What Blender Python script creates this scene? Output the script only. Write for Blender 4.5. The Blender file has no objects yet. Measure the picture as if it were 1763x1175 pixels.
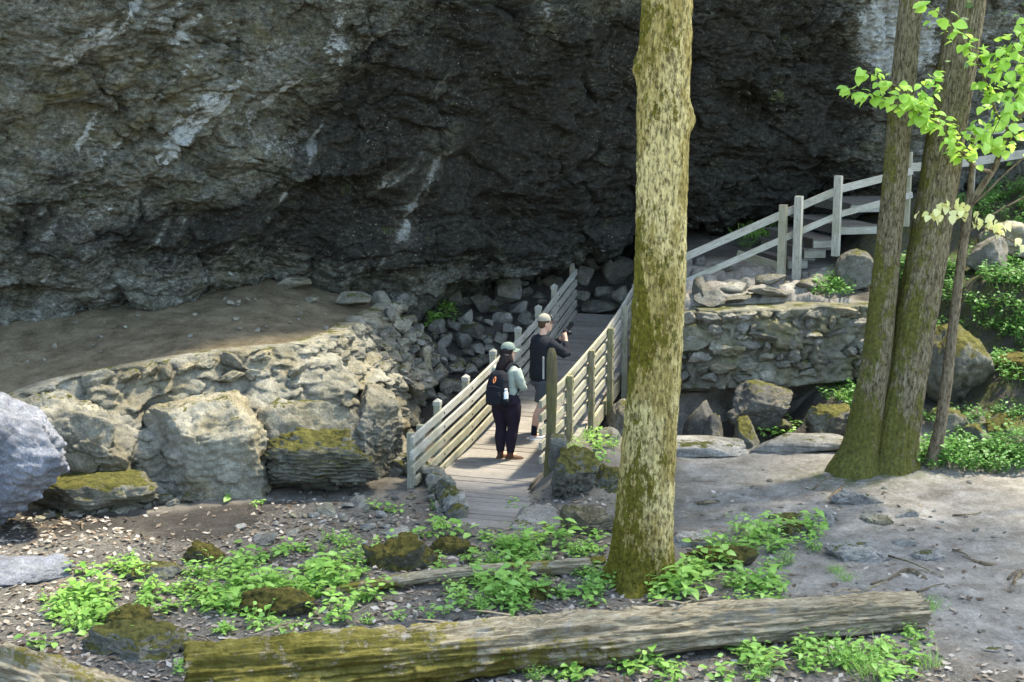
import bpy, bmesh, math, random
import numpy as np
from mathutils import Vector, Matrix, Euler

# ------------------------------------------------------------------ camera, sky, sun
scene = bpy.context.scene
PITCH = math.radians(10.3); CAMZ = 5.2; FPX = 2449.0
cam_data = bpy.data.cameras.new('camera'); cam = bpy.data.objects.new('camera', cam_data)
scene.collection.objects.link(cam); scene.camera = cam
cam.location = (0, 0, CAMZ); cam.rotation_euler = (math.radians(90) - PITCH, 0, 0)
cam_data.sensor_width = 36.0; cam_data.lens = 36.0 * FPX / 1763.0
cam_data.clip_start = 0.1; cam_data.clip_end = 1000
SUN_EL = math.radians(64); SUN_AZ = math.radians(64)      # azimuth clockwise from +Y: from the right
world = bpy.data.worlds.new('World'); scene.world = world; world.use_nodes = True
wn = world.node_tree; bg = wn.nodes['Background']
sky = wn.nodes.new('ShaderNodeTexSky'); sky.sky_type = 'NISHITA'; sky.sun_disc = False
sky.sun_elevation = SUN_EL; sky.sun_rotation = SUN_AZ
wn.links.new(sky.outputs[0], bg.inputs[0]); bg.inputs[1].default_value = 0.15
sl = bpy.data.lights.new('sun', 'SUN'); sl.energy = 2.0; sl.angle = math.radians(4.0); sl.color = (1, 0.95, 0.86)
sun = bpy.data.objects.new('sun', sl); scene.collection.objects.link(sun)
sd = Vector((math.sin(SUN_AZ) * math.cos(SUN_EL), math.cos(SUN_AZ) * math.cos(SUN_EL), math.sin(SUN_EL)))
sun.rotation_euler = sd.to_track_quat('Z', 'Y').to_euler(); sun.location = (20, 0, 30)
scene.view_settings.view_transform = 'Standard'; scene.view_settings.look = 'None'
scene.view_settings.exposure = 2.68; scene.view_settings.gamma = 1
scene.view_settings.use_white_balance = True; scene.view_settings.white_balance_temperature = 7150; scene.view_settings.white_balance_tint = 7
scene.render.engine = 'CYCLES'
scene.cycles.max_bounces = 6; scene.cycles.diffuse_bounces = 3

# ------------------------------------------------------------------ pixel -> world
_c, _s = math.cos(PITCH), math.sin(PITCH)
def ray(u, v):
    a = (u - 881.5) / FPX; b = -(v - 587.5) / FPX
    return np.array((a, _c + b * _s, -_s + b * _c))
CAM = np.array((0, 0, CAMZ))
def G(u, v, z):
    d = ray(u, v); return CAM + d * ((z - CAMZ) / d[2])
def D(u, v, y):
    d = ray(u, v); return CAM + d * (y / d[1])

# ------------------------------------------------------------------ numpy noise
def _h(ix, iy, iz, seed):
    h = (ix.astype(np.int64) * 374761393 + iy.astype(np.int64) * 668265263 + iz.astype(np.int64) * 2147483647 + seed * 974634777) & 0xFFFFFFFF
    h = ((h ^ (h >> 13)) * 1274126177) & 0xFFFFFFFF
    h = ((h ^ (h >> 16)) * 2246822519) & 0xFFFFFFFF
    return h ^ (h >> 15)
_g = np.random.default_rng(3).normal(size=(256, 3)); _g /= np.linalg.norm(_g, axis=1)[:, None]
def noise(p, seed=0):
    i = np.floor(p).astype(np.int64); f = p - i
    w = f * f * f * (f * (f * 6 - 15) + 10); out = np.zeros(len(p))
    for dx in (0, 1):
        for dy in (0, 1):
            for dz in (0, 1):
                g = _g[_h(i[:, 0] + dx, i[:, 1] + dy, i[:, 2] + dz, seed) & 255]
                d = g[:, 0] * (f[:, 0] - dx) + g[:, 1] * (f[:, 1] - dy) + g[:, 2] * (f[:, 2] - dz)
                out += d * (w[:, 0] if dx else 1 - w[:, 0]) * (w[:, 1] if dy else 1 - w[:, 1]) * (w[:, 2] if dz else 1 - w[:, 2])
    return out * 1.5
def fbm(p, o=4, seed=0, gain=0.5, ridge=False):
    p = np.asarray(p, float); a = 1.0; s = 0; t = 0
    for k in range(o):
        n = noise(p * (2.03 ** k), seed + k * 17)
        if ridge: n = 1 - 2 * np.abs(n)
        s = s + a * n; t += a; a *= gain
    return s / t
def worley(p, seed=0):
    i = np.floor(p).astype(np.int64); f1 = np.full(len(p), 9.0); f2 = f1.copy(); cid = np.zeros(len(p))
    for dx in (-1, 0, 1):
        for dy in (-1, 0, 1):
            for dz in (-1, 0, 1):
                c = (i[:, 0] + dx, i[:, 1] + dy, i[:, 2] + dz)
                h = _h(*c, seed)
                q = np.stack([(h & 1023) / 1023., ((h >> 10) & 1023) / 1023., ((h >> 20) & 1023) / 1023.], 1)
                d = np.sqrt((((np.stack(c, 1) + q) - p) ** 2).sum(1))
                m = d < f1; f2 = np.where(m, f1, np.minimum(f2, d)); cid = np.where(m, q[:, 0], cid); f1 = np.where(m, d, f1)
    return f1, f2, cid
def facets(p, seed, tilt=0.4):
    """broken faces: every cell steps in or out and tilts its own way; returns offset (cell units), edge distance, id"""
    i = np.floor(p).astype(np.int64); f1 = np.full(len(p), 9.0); f2 = f1.copy(); off = np.zeros(len(p)); cid = np.zeros(len(p))
    for dx in (-1, 0, 1):
        for dy in (-1, 0, 1):
            for dz in (-1, 0, 1):
                c = (i[:, 0] + dx, i[:, 1] + dy, i[:, 2] + dz); h = _h(*c, seed); h2 = _h(*c, seed + 977)
                q = np.stack([(h & 1023) / 1023., ((h >> 10) & 1023) / 1023., ((h >> 20) & 1023) / 1023.], 1)
                dv = p - (np.stack(c, 1) + q); d = np.sqrt((dv ** 2).sum(1)); g = _g[h2 & 255]; m = d < f1
                f2 = np.where(m, f1, np.minimum(f2, d)); f1 = np.where(m, d, f1); r_ = ((h2 >> 8) & 1023) / 1023.
                off = np.where(m, r_ - 0.5 + tilt * (dv * g).sum(1), off); cid = np.where(m, r_, cid)
    return off, f2 - f1, cid
def sstep(a, b, x):
    t = np.clip((x - a) / (b - a), 0, 1); return t * t * (3 - 2 * t)

# ------------------------------------------------------------------ mesh and object helpers
COL = scene.collection; WL = {}
def raw_mesh(name, V, F, mat=None, smooth=True, uv=None, attrs=None, mats=None, midx=None):
    V = np.asarray(V, np.float32); me = bpy.data.meshes.new(name)
    if isinstance(F, np.ndarray):
        n = F.shape[1]; nf = len(F); lv = F.ravel(); ls = np.arange(nf) * n
    else:
        nf = len(F); lens = np.array([len(f) for f in F]); lv = np.array([i for f in F for i in f]); ls = np.concatenate(([0], np.cumsum(lens)[:-1]))
    me.vertices.add(len(V)); me.vertices.foreach_set('co', V.ravel())
    me.loops.add(len(lv)); me.loops.foreach_set('vertex_index', lv.astype(np.int32))
    me.polygons.add(nf); me.polygons.foreach_set('loop_start', ls.astype(np.int32))
    me.polygons.foreach_set('use_smooth', np.full(nf, bool(smooth)))
    if midx is not None: me.polygons.foreach_set('material_index', np.asarray(midx, np.int32))
    me.update(calc_edges=True); me.validate()
    if uv is not None:
        l = me.uv_layers.new(name='UVMap'); l.data.foreach_set('uv', np.asarray(uv, np.float32)[lv].ravel())
    for k, a in (attrs or {}).items():
        at = me.attributes.new(k, 'FLOAT', 'POINT'); at.data.foreach_set('value', np.asarray(a, np.float32))
    for m in (mats or ([mat] if mat else [])): me.materials.append(m)
    return me
def tag(o, label=None, cat=None, group=None, kind=None):
    if label: o['label'] = label
    if cat: o['category'] = cat
    if group: o['group'] = group
    if kind: o['kind'] = kind
    return o
def link(o, parent=None, origin=(0, 0, 0)):
    COL.objects.link(o); origin = np.array(origin, float); WL[o.name] = origin
    if parent is not None:
        o.parent = parent; o.location = origin - WL[parent.name]
    else: o.location = origin
    return o
def mk(name, V, F, mat, parent=None, origin=None, smooth=True, **k):
    V = np.asarray(V, float)
    if origin is None:
        if parent is not None: origin = WL[parent.name]
        else: origin = np.array(((V[:, 0].min() + V[:, 0].max()) / 2, (V[:, 1].min() + V[:, 1].max()) / 2, V[:, 2].min()))
    return link(bpy.data.objects.new(name, raw_mesh(name, V - origin, F, mat, smooth, **k)), parent, origin)
def inst(name, me, loc, rot=(0, 0, 0), scale=(1, 1, 1), parent=None):
    o = link(bpy.data.objects.new(name, me), parent, loc); o.rotation_euler = rot; o.scale = scale; return o
def empty(name, loc): 
    o = bpy.data.objects.new(name, None); o.empty_display_size = 0.1; return link(o, None, loc)
def grid_faces(nu, nv, wrap=False):
    i = np.arange(nu - 1)[:, None]; j = np.arange(nv if wrap else nv - 1)[None, :]; j2 = (j + 1) % nv
    return np.stack([i * nv + j + 0 * i, (i + 1) * nv + j, (i + 1) * nv + j2, i * nv + j2 + 0 * i], -1).reshape(-1, 4)
_ico = {}
def ico(n):
    if n not in _ico:
        bm = bmesh.new(); bmesh.ops.create_icosphere(bm, subdivisions=n, radius=1)
        _ico[n] = (np.array([v.co[:] for v in bm.verts]), np.array([[v.index for v in f.verts] for f in bm.faces])); bm.free()
    return _ico[n]
def rock_shape(seed, n=3, boxy=3.0, cuts=8, rough=0.10, strata=0.0, depth=(0.5, 0.9)):
    v, f = ico(n); v = v.copy(); r = np.random.default_rng(seed)
    v /= ((np.abs(v) ** boxy).sum(1) ** (1 / boxy))[:, None]
    q = r.normal(size=(3, 3)); q, _ = np.linalg.qr(q)
    for k in range(cuts):
        d = r.normal(size=3); d /= np.linalg.norm(d); o = r.uniform(*depth) * 1.05
        s = v @ d - o; v -= np.outer(np.maximum(s, 0), d)
    dirn = v / np.linalg.norm(v, axis=1)[:, None]
    nz = fbm(v * 1.7 + seed * 7.3, 6 if n > 3 else 3, seed, 0.6) + (0.5 * fbm(v * 2.6 + seed, 5, seed + 3, 0.6, True) if n > 3 else 0)
    v = v + dirn * (nz * rough)[:, None]
    if n > 3:
        fo, fe, _i = facets(v * np.array((1.8, 1.8, 2.6)) + seed + 0.25 * nz[:, None], seed, 0.7); fo2, fe2, _i = facets(v * np.array((5., 5., 7.)) + seed + 0.4 * nz[:, None], seed + 1, 0.8)
        v = v + dirn * (fo * rough * 1.1 + fo2 * rough * 0.38 - np.exp(-fe * 16) * rough * 0.3)[:, None]
    if strata:
        zz = v[:, 2] * 7 + fbm(v * 2, 2, seed + 5) * 1.2; saw = zz - np.floor(zz)
        v = v + dirn * ((saw - 0.5) * strata)[:, None]
    ext = np.abs(v).max(0); return v / ext, f
def box(c, h, rot=None):
    v = np.array([(x, y, z) for x in (-1, 1) for y in (-1, 1) for z in (-1, 1)], float) * np.array(h)
    if rot is not None: v = v @ np.array(rot).T
    return v + np.array(c), np.array([(0, 1, 3, 2), (4, 6, 7, 5), (0, 4, 5, 1), (2, 3, 7, 6), (0, 2, 6, 4), (1, 5, 7, 3)])
def join(lst):
    V = []; F = []; n = 0
    for v, f in lst:
        V.append(np.asarray(v, float)); F += [tuple(int(i) + n for i in q) for q in f]; n += len(v)
    return np.concatenate(V), F
def frames(P):
    P = np.asarray(P, float); T = np.gradient(P, axis=0); T /= np.linalg.norm(T, axis=1)[:, None]
    a = np.array((0, 0, 1.)) if abs(T[0][2]) < 0.8 else np.array((1., 0, 0))
    N = []; n = a - T[0] * (a @ T[0]); n /= np.linalg.norm(n)
    for t in T:
        n = n - t * (n @ t); n /= np.linalg.norm(n); N.append(n)
    N = np.array(N); return T, N, np.cross(T, N)
def tube(P, R, seg=8, cap=True):
    """tube through points P with radii R (scalar or (ra,rb) per point); returns V,F,UV"""
    P = np.asarray(P, float); T, N, B = frames(P); n = len(P)
    R = np.asarray(R, float); 
    if R.ndim == 0: R = np.full(n, R)
    ra, rb = (R, R) if R.ndim == 1 else (R[:, 0], R[:, 1])
    an = np.linspace(0, 2 * np.pi, seg, endpoint=False)
    V = P[:, None] + N[:, None] * (ra[:, None] * np.cos(an))[..., None] + B[:, None] * (rb[:, None] * np.sin(an))[..., None]
    F = [tuple(x) for x in grid_faces(n, seg, True)]
    if cap: F += [tuple(range(seg))[::1], tuple(range((n - 1) * seg, n * seg))[::-1]]
    L = np.concatenate(([0], np.cumsum(np.linalg.norm(np.diff(P, axis=0), axis=1))))
    uv = np.stack([np.repeat(L, seg), np.tile(an * R.mean(), n)], 1)
    return V.reshape(-1, 3), F, uv
def smooth_path(P, n):
    """Catmull-Rom through the points (rows may carry extra columns)"""
    P = np.asarray(P, float); Q = np.vstack((2 * P[0] - P[1], P, 2 * P[-1] - P[-2])); out = []
    for t in np.linspace(0, len(P) - 1 - 1e-6, n):
        i = int(t); f = t - i; a, b, c, d = Q[i:i + 4]
        out.append(0.5 * (2 * b + (c - a) * f + (2 * a - 5 * b + 4 * c - d) * f * f + (3 * b - a - 3 * c + d) * f ** 3))
    return np.array(out)
def beam(P, w, h, up=(0, 0, 1)):
    """board swept along P: w thick sideways, h tall, top edge on P"""
    P = np.asarray(P, float); T = np.gradient(P, axis=0); T /= np.linalg.norm(T, axis=1)[:, None]
    S = np.cross(T, np.array(up)); S /= np.linalg.norm(S, axis=1)[:, None]; U = np.cross(S, T); n = len(P)
    V = np.stack([P - S * w / 2, P + S * w / 2, P + S * w / 2 - U * h, P - S * w / 2 - U * h], 1).reshape(-1, 3)
    F = [tuple(x) for x in grid_faces(n, 4, True)] + [(0, 1, 2, 3), tuple((n - 1) * 4 + k for k in (3, 2, 1, 0))]
    L = np.concatenate(([0], np.cumsum(np.linalg.norm(np.diff(P, axis=0), axis=1)))); off = (P[0, 0] * 7.3 + P[0, 2] * 3.1)
    return V, F, np.stack([np.repeat(L + off, 4), np.tile((0, w, w + h, 2 * w + h), n) + off], 1)

# ------------------------------------------------------------------ materials
class NT:
    def __init__(s, name):
        s.m = bpy.data.materials.new(name); s.m.use_nodes = True; s.t = s.m.node_tree; s.p = s.t.nodes['Principled BSDF']; s.out = s.t.nodes['Material Output']
        s.p.inputs['Roughness'].default_value = 0.85; s.p.inputs['Specular IOR Level'].default_value = 0.12
    def n(s, k, **kw):
        x = s.t.nodes.new(k)
        for a, b in kw.items(): setattr(x, a, b)
        return x
    def set(s, sock, v):
        if v is None: return
        if hasattr(v, 'is_output') or isinstance(v, bpy.types.NodeSocket): s.t.links.new(v, sock)
        elif isinstance(v, (tuple, list)) and sock.type == 'RGBA' and len(v) == 3: sock.default_value = (*v, 1)
        else: sock.default_value = v
    def pos(s, scale=(1, 1, 1), uv=False, obj=False):
        if uv: o = s.n('ShaderNodeTexCoord').outputs['UV']
        elif obj: o = s.n('ShaderNodeTexCoord').outputs['Object']
        else: o = s.n('ShaderNodeNewGeometry').outputs['Position']
        mp = s.n('ShaderNodeMapping'); s.set(mp.inputs[0], o); mp.inputs['Scale'].default_value = scale; return mp.outputs[0]
    def noise(s, vec, scale, detail=4, rough=0.6, dist=0):
        x = s.n('ShaderNodeTexNoise'); s.set(x.inputs['Vector'], vec); x.inputs['Scale'].default_value = scale
        x.inputs['Detail'].default_value = detail; x.inputs['Roughness'].default_value = rough; x.inputs['Distortion'].default_value = dist
        return x.outputs[0]
    def voro(s, vec, scale, feature='F1', out=0):
        x = s.n('ShaderNodeTexVoronoi', feature=feature); s.set(x.inputs['Vector'], vec); x.inputs['Scale'].default_value = scale; return x.outputs[out]
    def ramp(s, fac, stops):
        x = s.n('ShaderNodeValToRGB'); s.set(x.inputs[0], fac); e = x.color_ramp.elements
        while len(e) < len(stops): e.new(0.5)
        for k, (p, c) in enumerate(stops):
            e[k].position = p; e[k].color = (*c, 1) if isinstance(c, (tuple, list)) else (c, c, c, 1)
        return x.outputs[0]
    def mix(s, fac, a, b, mode='MIX'):
        x = s.n('ShaderNodeMix', data_type='RGBA', blend_type=mode); s.set(x.inputs[0], fac); s.set(x.inputs[6], a); s.set(x.inputs[7], b); return x.outputs[2]
    def math(s, op, a, b=None, clamp=False):
        x = s.n('ShaderNodeMath', operation=op, use_clamp=clamp); s.set(x.inputs[0], a); s.set(x.inputs[1], b); return x.outputs[0]
    def attr(s, name): return s.n('ShaderNodeAttribute', attribute_name=name).outputs['Fac']
    def nz(s):
        x = s.n('ShaderNodeSeparateXYZ'); s.set(x.inputs[0], s.n('ShaderNodeNewGeometry').outputs['Normal']); return x.outputs[2]
    def rnd(s): return s.n('ShaderNodeObjectInfo').outputs['Random']
    def bump(s, h, strength=0.5, dist=0.02, prev=None):
        x = s.n('ShaderNodeBump'); x.inputs['Strength'].default_value = strength; x.inputs['Distance'].default_value = dist
        s.set(x.inputs['Height'], h); s.set(x.inputs['Normal'], prev); return x.outputs[0]
    def done(s, col, normal=None, rough=None, spec=None):
        s.set(s.p.inputs['Base Color'], col); s.set(s.p.inputs['Normal'], normal); s.set(s.p.inputs['Roughness'], rough); s.set(s.p.inputs['Specular IOR Level'], spec); return s.m
def rock_mat(name, lo, mid, hi, warm=(0.2, 0.16, 0.08), warm_amt=0.35, moss=0.0, stain=0.3, mosscol=((0.035, 0.04, 0.01), (0.12, 0.115, 0.03)), scale=1.0):
    m = NT(name); P = m.pos()
    n1 = m.noise(P, 2.2 * scale, 6, 0.65); n2 = m.noise(P, 9 * scale, 8, 0.7); n3 = m.noise(P, 0.9 * scale, 3, 0.5)
    c = m.ramp(n1, [(0.3, lo), (0.5, mid), (0.72, hi)])
    c = m.mix(m.math('MULTIPLY', m.ramp(m.noise(P, 1.7 * scale, 5, 0.6, 0.5), [(0.48, 0), (0.62, 1)]), warm_amt), c, warm)
    c = m.mix(m.ramp(n2, [(0.35, 0.75), (0.62, 0)]), c, m.mix(0.6, c, (0.02, 0.02, 0.018)))
    c = m.mix(m.math('MULTIPLY', m.ramp(n3, [(0.5, 0), (0.66, 1)]), stain), c, (0.03, 0.03, 0.028))
    c = m.mix(m.math('MULTIPLY', m.ramp(m.noise(P, 38 * scale, 3, 0.6), [(0.56, 0), (0.7, 1)]), 0.35), c, m.mix(0.5, c, (0.6, 0.6, 0.56)))
    c = m.mix(m.ramp(m.rnd(), [(0, 0.35), (1, 0)]), c, (0.04, 0.04, 0.035))
    if moss:
        up = m.math('ADD', m.math('MULTIPLY', m.nz(), 0.45), m.noise(P, 3.0, 6, 0.7))
        f = m.ramp(up, [(1.0 - 0.6 * moss, 0), (1.12 - 0.6 * moss, 1)])
        c = m.mix(f, c, m.ramp(m.noise(P, 14, 5, 0.7), [(0.35, mosscol[0]), (0.65, mosscol[1])]))
    c = m.mix(m.ramp(m.noise(P, 45 * scale, 6, 0.75), [(0.4, 0.55), (0.56, 0)]), c, m.mix(0.65, c, (0.02, 0.02, 0.016)))
    b = m.bump(m.noise(P, 34 * scale, 8, 0.75), 0.8, 0.025)
    b = m.bump(m.noise(P, 9 * scale, 8, 0.7), 0.7, 0.06, b)
    return m.done(c, b)
MAT = {}
def M(k): return MAT[k]
MAT['rock'] = rock_mat('limestone rock', (0.13, 0.122, 0.10), (0.27, 0.255, 0.21), (0.42, 0.40, 0.34), moss=0.12)
MAT['rock_tan'] = rock_mat('tan limestone', (0.18, 0.165, 0.12), (0.34, 0.315, 0.235), (0.48, 0.45, 0.36), warm=(0.30, 0.22, 0.08), warm_amt=0.4, moss=0.06, stain=0.2)
MAT['rock_dark'] = rock_mat('damp rock', (0.06, 0.057, 0.048), (0.15, 0.14, 0.118), (0.27, 0.255, 0.22), moss=0.25, stain=0.5)
MAT['rock_talus'] = rock_mat('talus rock', (0.17, 0.157, 0.125), (0.36, 0.338, 0.28), (0.54, 0.51, 0.44), moss=0.2, stain=0.25)
MAT['rock_moss'] = rock_mat('mossy rock', (0.09, 0.085, 0.06), (0.2, 0.19, 0.14), (0.33, 0.31, 0.25), moss=0.5, mosscol=((0.035, 0.036, 0.008), (0.13, 0.12, 0.03)))
MAT['rock_fullmoss'] = rock_mat('moss covered rock', (0.06, 0.055, 0.03), (0.12, 0.11, 0.06), (0.2, 0.18, 0.12), moss=0.88, mosscol=((0.03, 0.03, 0.006), (0.14, 0.115, 0.025)))
MAT['rock_dust'] = rock_mat('dusty path rock', (0.22, 0.205, 0.175), (0.36, 0.34, 0.30), (0.48, 0.46, 0.41), warm=(0.2, 0.18, 0.1), warm_amt=0.3, moss=0.1, stain=0.15)
MAT['rock_blue'] = rock_mat('blue grey boulder', (0.15, 0.155, 0.18), (0.29, 0.30, 0.34), (0.50, 0.51, 0.55), warm=(0.25, 0.25, 0.22), warm_amt=0.3, stain=0.35)
MAT['rock_pale'] = rock_mat('pale rock', (0.25, 0.24, 0.21), (0.42, 0.40, 0.35), (0.58, 0.56, 0.5), moss=0.05, stain=0.1)
MAT['rock_spongy'] = rock_mat('pitted rock', (0.10, 0.085, 0.05), (0.27, 0.23, 0.15), (0.45, 0.40, 0.29), warm=(0.2, 0.15, 0.05), moss=0.15, stain=0.3, scale=2.2)
# ------------------------------------------------------------------ terrain
CP = [(x, y, 0.0) for x in (-9, -7, -5, -3, -1, 1, 3, 5, 7, 9) for y in (10, 12, 14, 15.8)]
CP += [(-6.5, 16.6, 0), (-5, 16.9, 0), (-3.5, 17.2, 0), (-2.2, 17.6, -0.02), (-1.4, 18.2, -0.05), (-1.6, 18.9, -0.1),
 (-0.4, 17.3, -0.12), (-0.1, 18.4, -0.2), (0.1, 19.4, -0.3), (0.3, 20.3, -0.5), (0.6, 21.5, -0.8), (0.9, 22.8, -0.65), (1.2, 24, -0.05), (1.5, 25, 0.4), (1.8, 26, 0.8), (2.1, 27, 1.2),
 (-2.1, 19.8, 0.25), (-1.5, 20, -0.15), (-1.3, 21, -0.05), (-1.3, 22.5, 0.2), (-1, 24, 0.55), (-0.5, 25.5, 1.0), (0, 27, 1.5), (0.8, 28, 1.85), (-1.7, 23.2, 0.4), (0, 23.2, 0.1), (0.3, 24.2, 0.45), (0.7, 25.6, 0.9), (-0.6, 21.3, -0.35), (-2.4, 25, 1.0), (-1.5, 27, 1.6), (2.2, 28, 1.7),
 (0.95, 18.3, 0.2), (1.1, 19.0, 0.27), (1.25, 19.6, 0.25), (1.7, 18.4, 0.1), (1.75, 19.3, 0.1), (2.3, 18.4, 0), (0.8, 17.1, -0.02), (3, 17, 0), (5, 17, 0), (7, 17, 0),
 (3, 18.2, 0), (4, 19, 0), (3, 19.6, 0), (4.5, 19.9, 0), (2.3, 19.6, 0), (2.0, 21.2, -0.75), (3, 21.3, -0.75), (4.2, 21.3, -0.6), (5.4, 21.4, -0.2), (2.6, 22.4, -0.5), (4, 22.4, -0.2), (5.5, 22.3, 0.3),
 (6.5, 18.5, 0), (8.5, 18.3, 0), (5.9, 19.3, 0.12), (7.5, 19.3, 0.3), (6.3, 20.5, 0.5), (7.5, 21, 1.0), (6.5, 22.5, 1.2), (8, 23, 2.1), (7, 24.5, 2.25), (8, 26, 3.1), (10, 22, 2), (10, 26, 3.5), (6.2, 21.5, 0.7), (6.3, 23.4, 1.75), (12, 20, 1.0), (14, 26, 4)]
CPA = np.array(CP)
# top edge of the terrace wall (left) as world points
WT = np.array([G(-500, 800, 0.9), G(-150, 735, 1.1), G(0, 692, 1.25), G(90, 662, 1.42), G(200, 640, 1.52), G(300, 622, 1.6), G(400, 608, 1.65), G(520, 598, 1.66), G(590, 577, 1.68), G(636, 548, 1.68), G(668, 534, 1.68), G(685, 520, 1.68)])
def ywall(x): return np.where(x > WT[-1, 0], 60.0, np.interp(x, WT[:, 0], WT[:, 1]))
RW = np.array([(2.35, 23.2), (2.5, 22.75), (2.9, 22.55), (4, 22.6), (5.2, 22.65), (5.9, 22.7), (6.3, 22.9)])
LIP = np.array([D(-700, 610, 18.6), D(-300, 585, 19.4), D(0, 556, 20.4), D(120, 548, 20.9), D(220, 530, 21.5), D(400, 506, 22.2), D(470, 488, 22.9), D(560, 497, 23.6), D(690, 522, 24.0), D(760, 507, 24.6), D(880, 474, 25.4), D(1000, 437, 26.3), D(1100, 408, 26.9), D(1200, 394, 27.2), D(1300, 371, 27.4), D(1400, 340, 27.5), D(1530, 292, 27.7), D(1640, 270, 28.0), D(1763, 235, 28.2), D(2100, 200, 28.6), D(2600, 180, 28.6)])
def hfun(x, y, fine=True):
    x = np.atleast_1d(np.asarray(x, float)); y = np.atleast_1d(np.asarray(y, float)); out = np.empty_like(x)
    for s in range(0, len(x), 20000):
        a, b = x[s:s + 20000], y[s:s + 20000]
        d2 = (a[:, None] - CPA[:, 0]) ** 2 + (b[:, None] - CPA[:, 1]) ** 2
        w = 1 / (d2 + 0.06) ** 2.2; out[s:s + 20000] = (w * CPA[:, 2]).sum(1) / w.sum(1)
    # left terrace
    yw = ywall(x); m = sstep(0.02, 0.22, y - yw)
    zt = np.interp(x, WT[:, 0], WT[:, 2]) - 0.04
    yl_, zl_ = np.interp(x, LIP[:, 0], LIP[:, 1]), np.interp(x, LIP[:, 0], LIP[:, 2]); slope = (zl_ + 0.03 - zt) * np.clip((y - yw) / np.maximum(yl_ - yw, 0.6), 0, 1.25) ** 1.15
    out = out * (1 - m) + (zt + slope) * m
    # right plateau behind the retaining wall
    yr = np.interp(x, RW[:, 0], RW[:, 1]) + 0.45 * (1 - sstep(4.6, 5.4, x)); m = sstep(0.05, 0.25, y - yr) * sstep(2.35, 2.6, x) * (1 - sstep(5.6, 6.4, x))
    zp = np.interp(y, (22.5, 24, 24.6, 26, 28), (1.6, 1.82, 1.9, 2.1, 2.4))
    out = out * (1 - m) + zp * m
    # the slope up to where the picture is taken from
    out = out + 3.6 * (1 - sstep(0.5, 9.5, y)) * (1 - sstep(60, 160, np.hypot(x, y)))
    far = sstep(12, 30, np.abs(x)) * sstep(-20, 20, y); out = out + far * 1.5
    if fine:
        p = np.stack([x, y, 0 * x], 1)
        flat = np.where((y < 20.3) & (x > 2), 0.75, 1.0)
        out = out + flat * (0.06 * fbm(p * 1.1, 3, 4) + 0.04 * fbm(p * 4.5, 4, 8) + 0.014 * fbm(p * 22, 2, 9))
        rp_ = sstep(1.8, 2.6, x) * (1 - sstep(19.8, 20.3, y)) * sstep(11, 12, y)
        if rp_.max() > 0: out = out + rp_ * 0.035 * facets(p * np.array((1.3, 2.4, 1)) + 0.4 * fbm(p * 1.5, 3, 5)[:, None], 79, 0.9)[0] * np.clip(0.3 + 2.5 * fbm(p * 0.6 + 4, 2, 6), 0, 1)
        pl = sstep(2.4, 2.7, x) * (1 - sstep(5.2, 5.9, x)) * sstep(22.7, 22.9, y) * (1 - sstep(24.6, 25.4, y))
        if pl.max() > 0: out = out + pl * (0.16 * facets(p * np.array((2.2, 3.4, 1)), 77, 0.8)[0] + 0.1 * fbm(p * 3, 4, 78))
    return out
def hz(x, y): return float(hfun(x, y)[0])
_ys = np.linspace(9, 31, 900)
def hit(u, v):
    """first point of the terrain along a pixel's ray"""
    d = ray(u, v); P = CAM + d * (_ys / d[1])[:, None]; h = hfun(P[:, 0], P[:, 1]); k = np.argmax(P[:, 2] < h)
    if P[k, 2] >= h[k]: k = len(_ys) - 1
    return np.array((P[k, 0], P[k, 1], h[k]))
def px_at(p):
    """full-size photo pixel of world points (used only while laying out stains and zones)"""
    q = np.atleast_2d(p) - CAM; z = q[:, 1] * _c - q[:, 2] * _s; yv = q[:, 1] * _s + q[:, 2] * _c
    return 881.5 + FPX * q[:, 0] / z, 587.5 - FPX * yv / z

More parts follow.
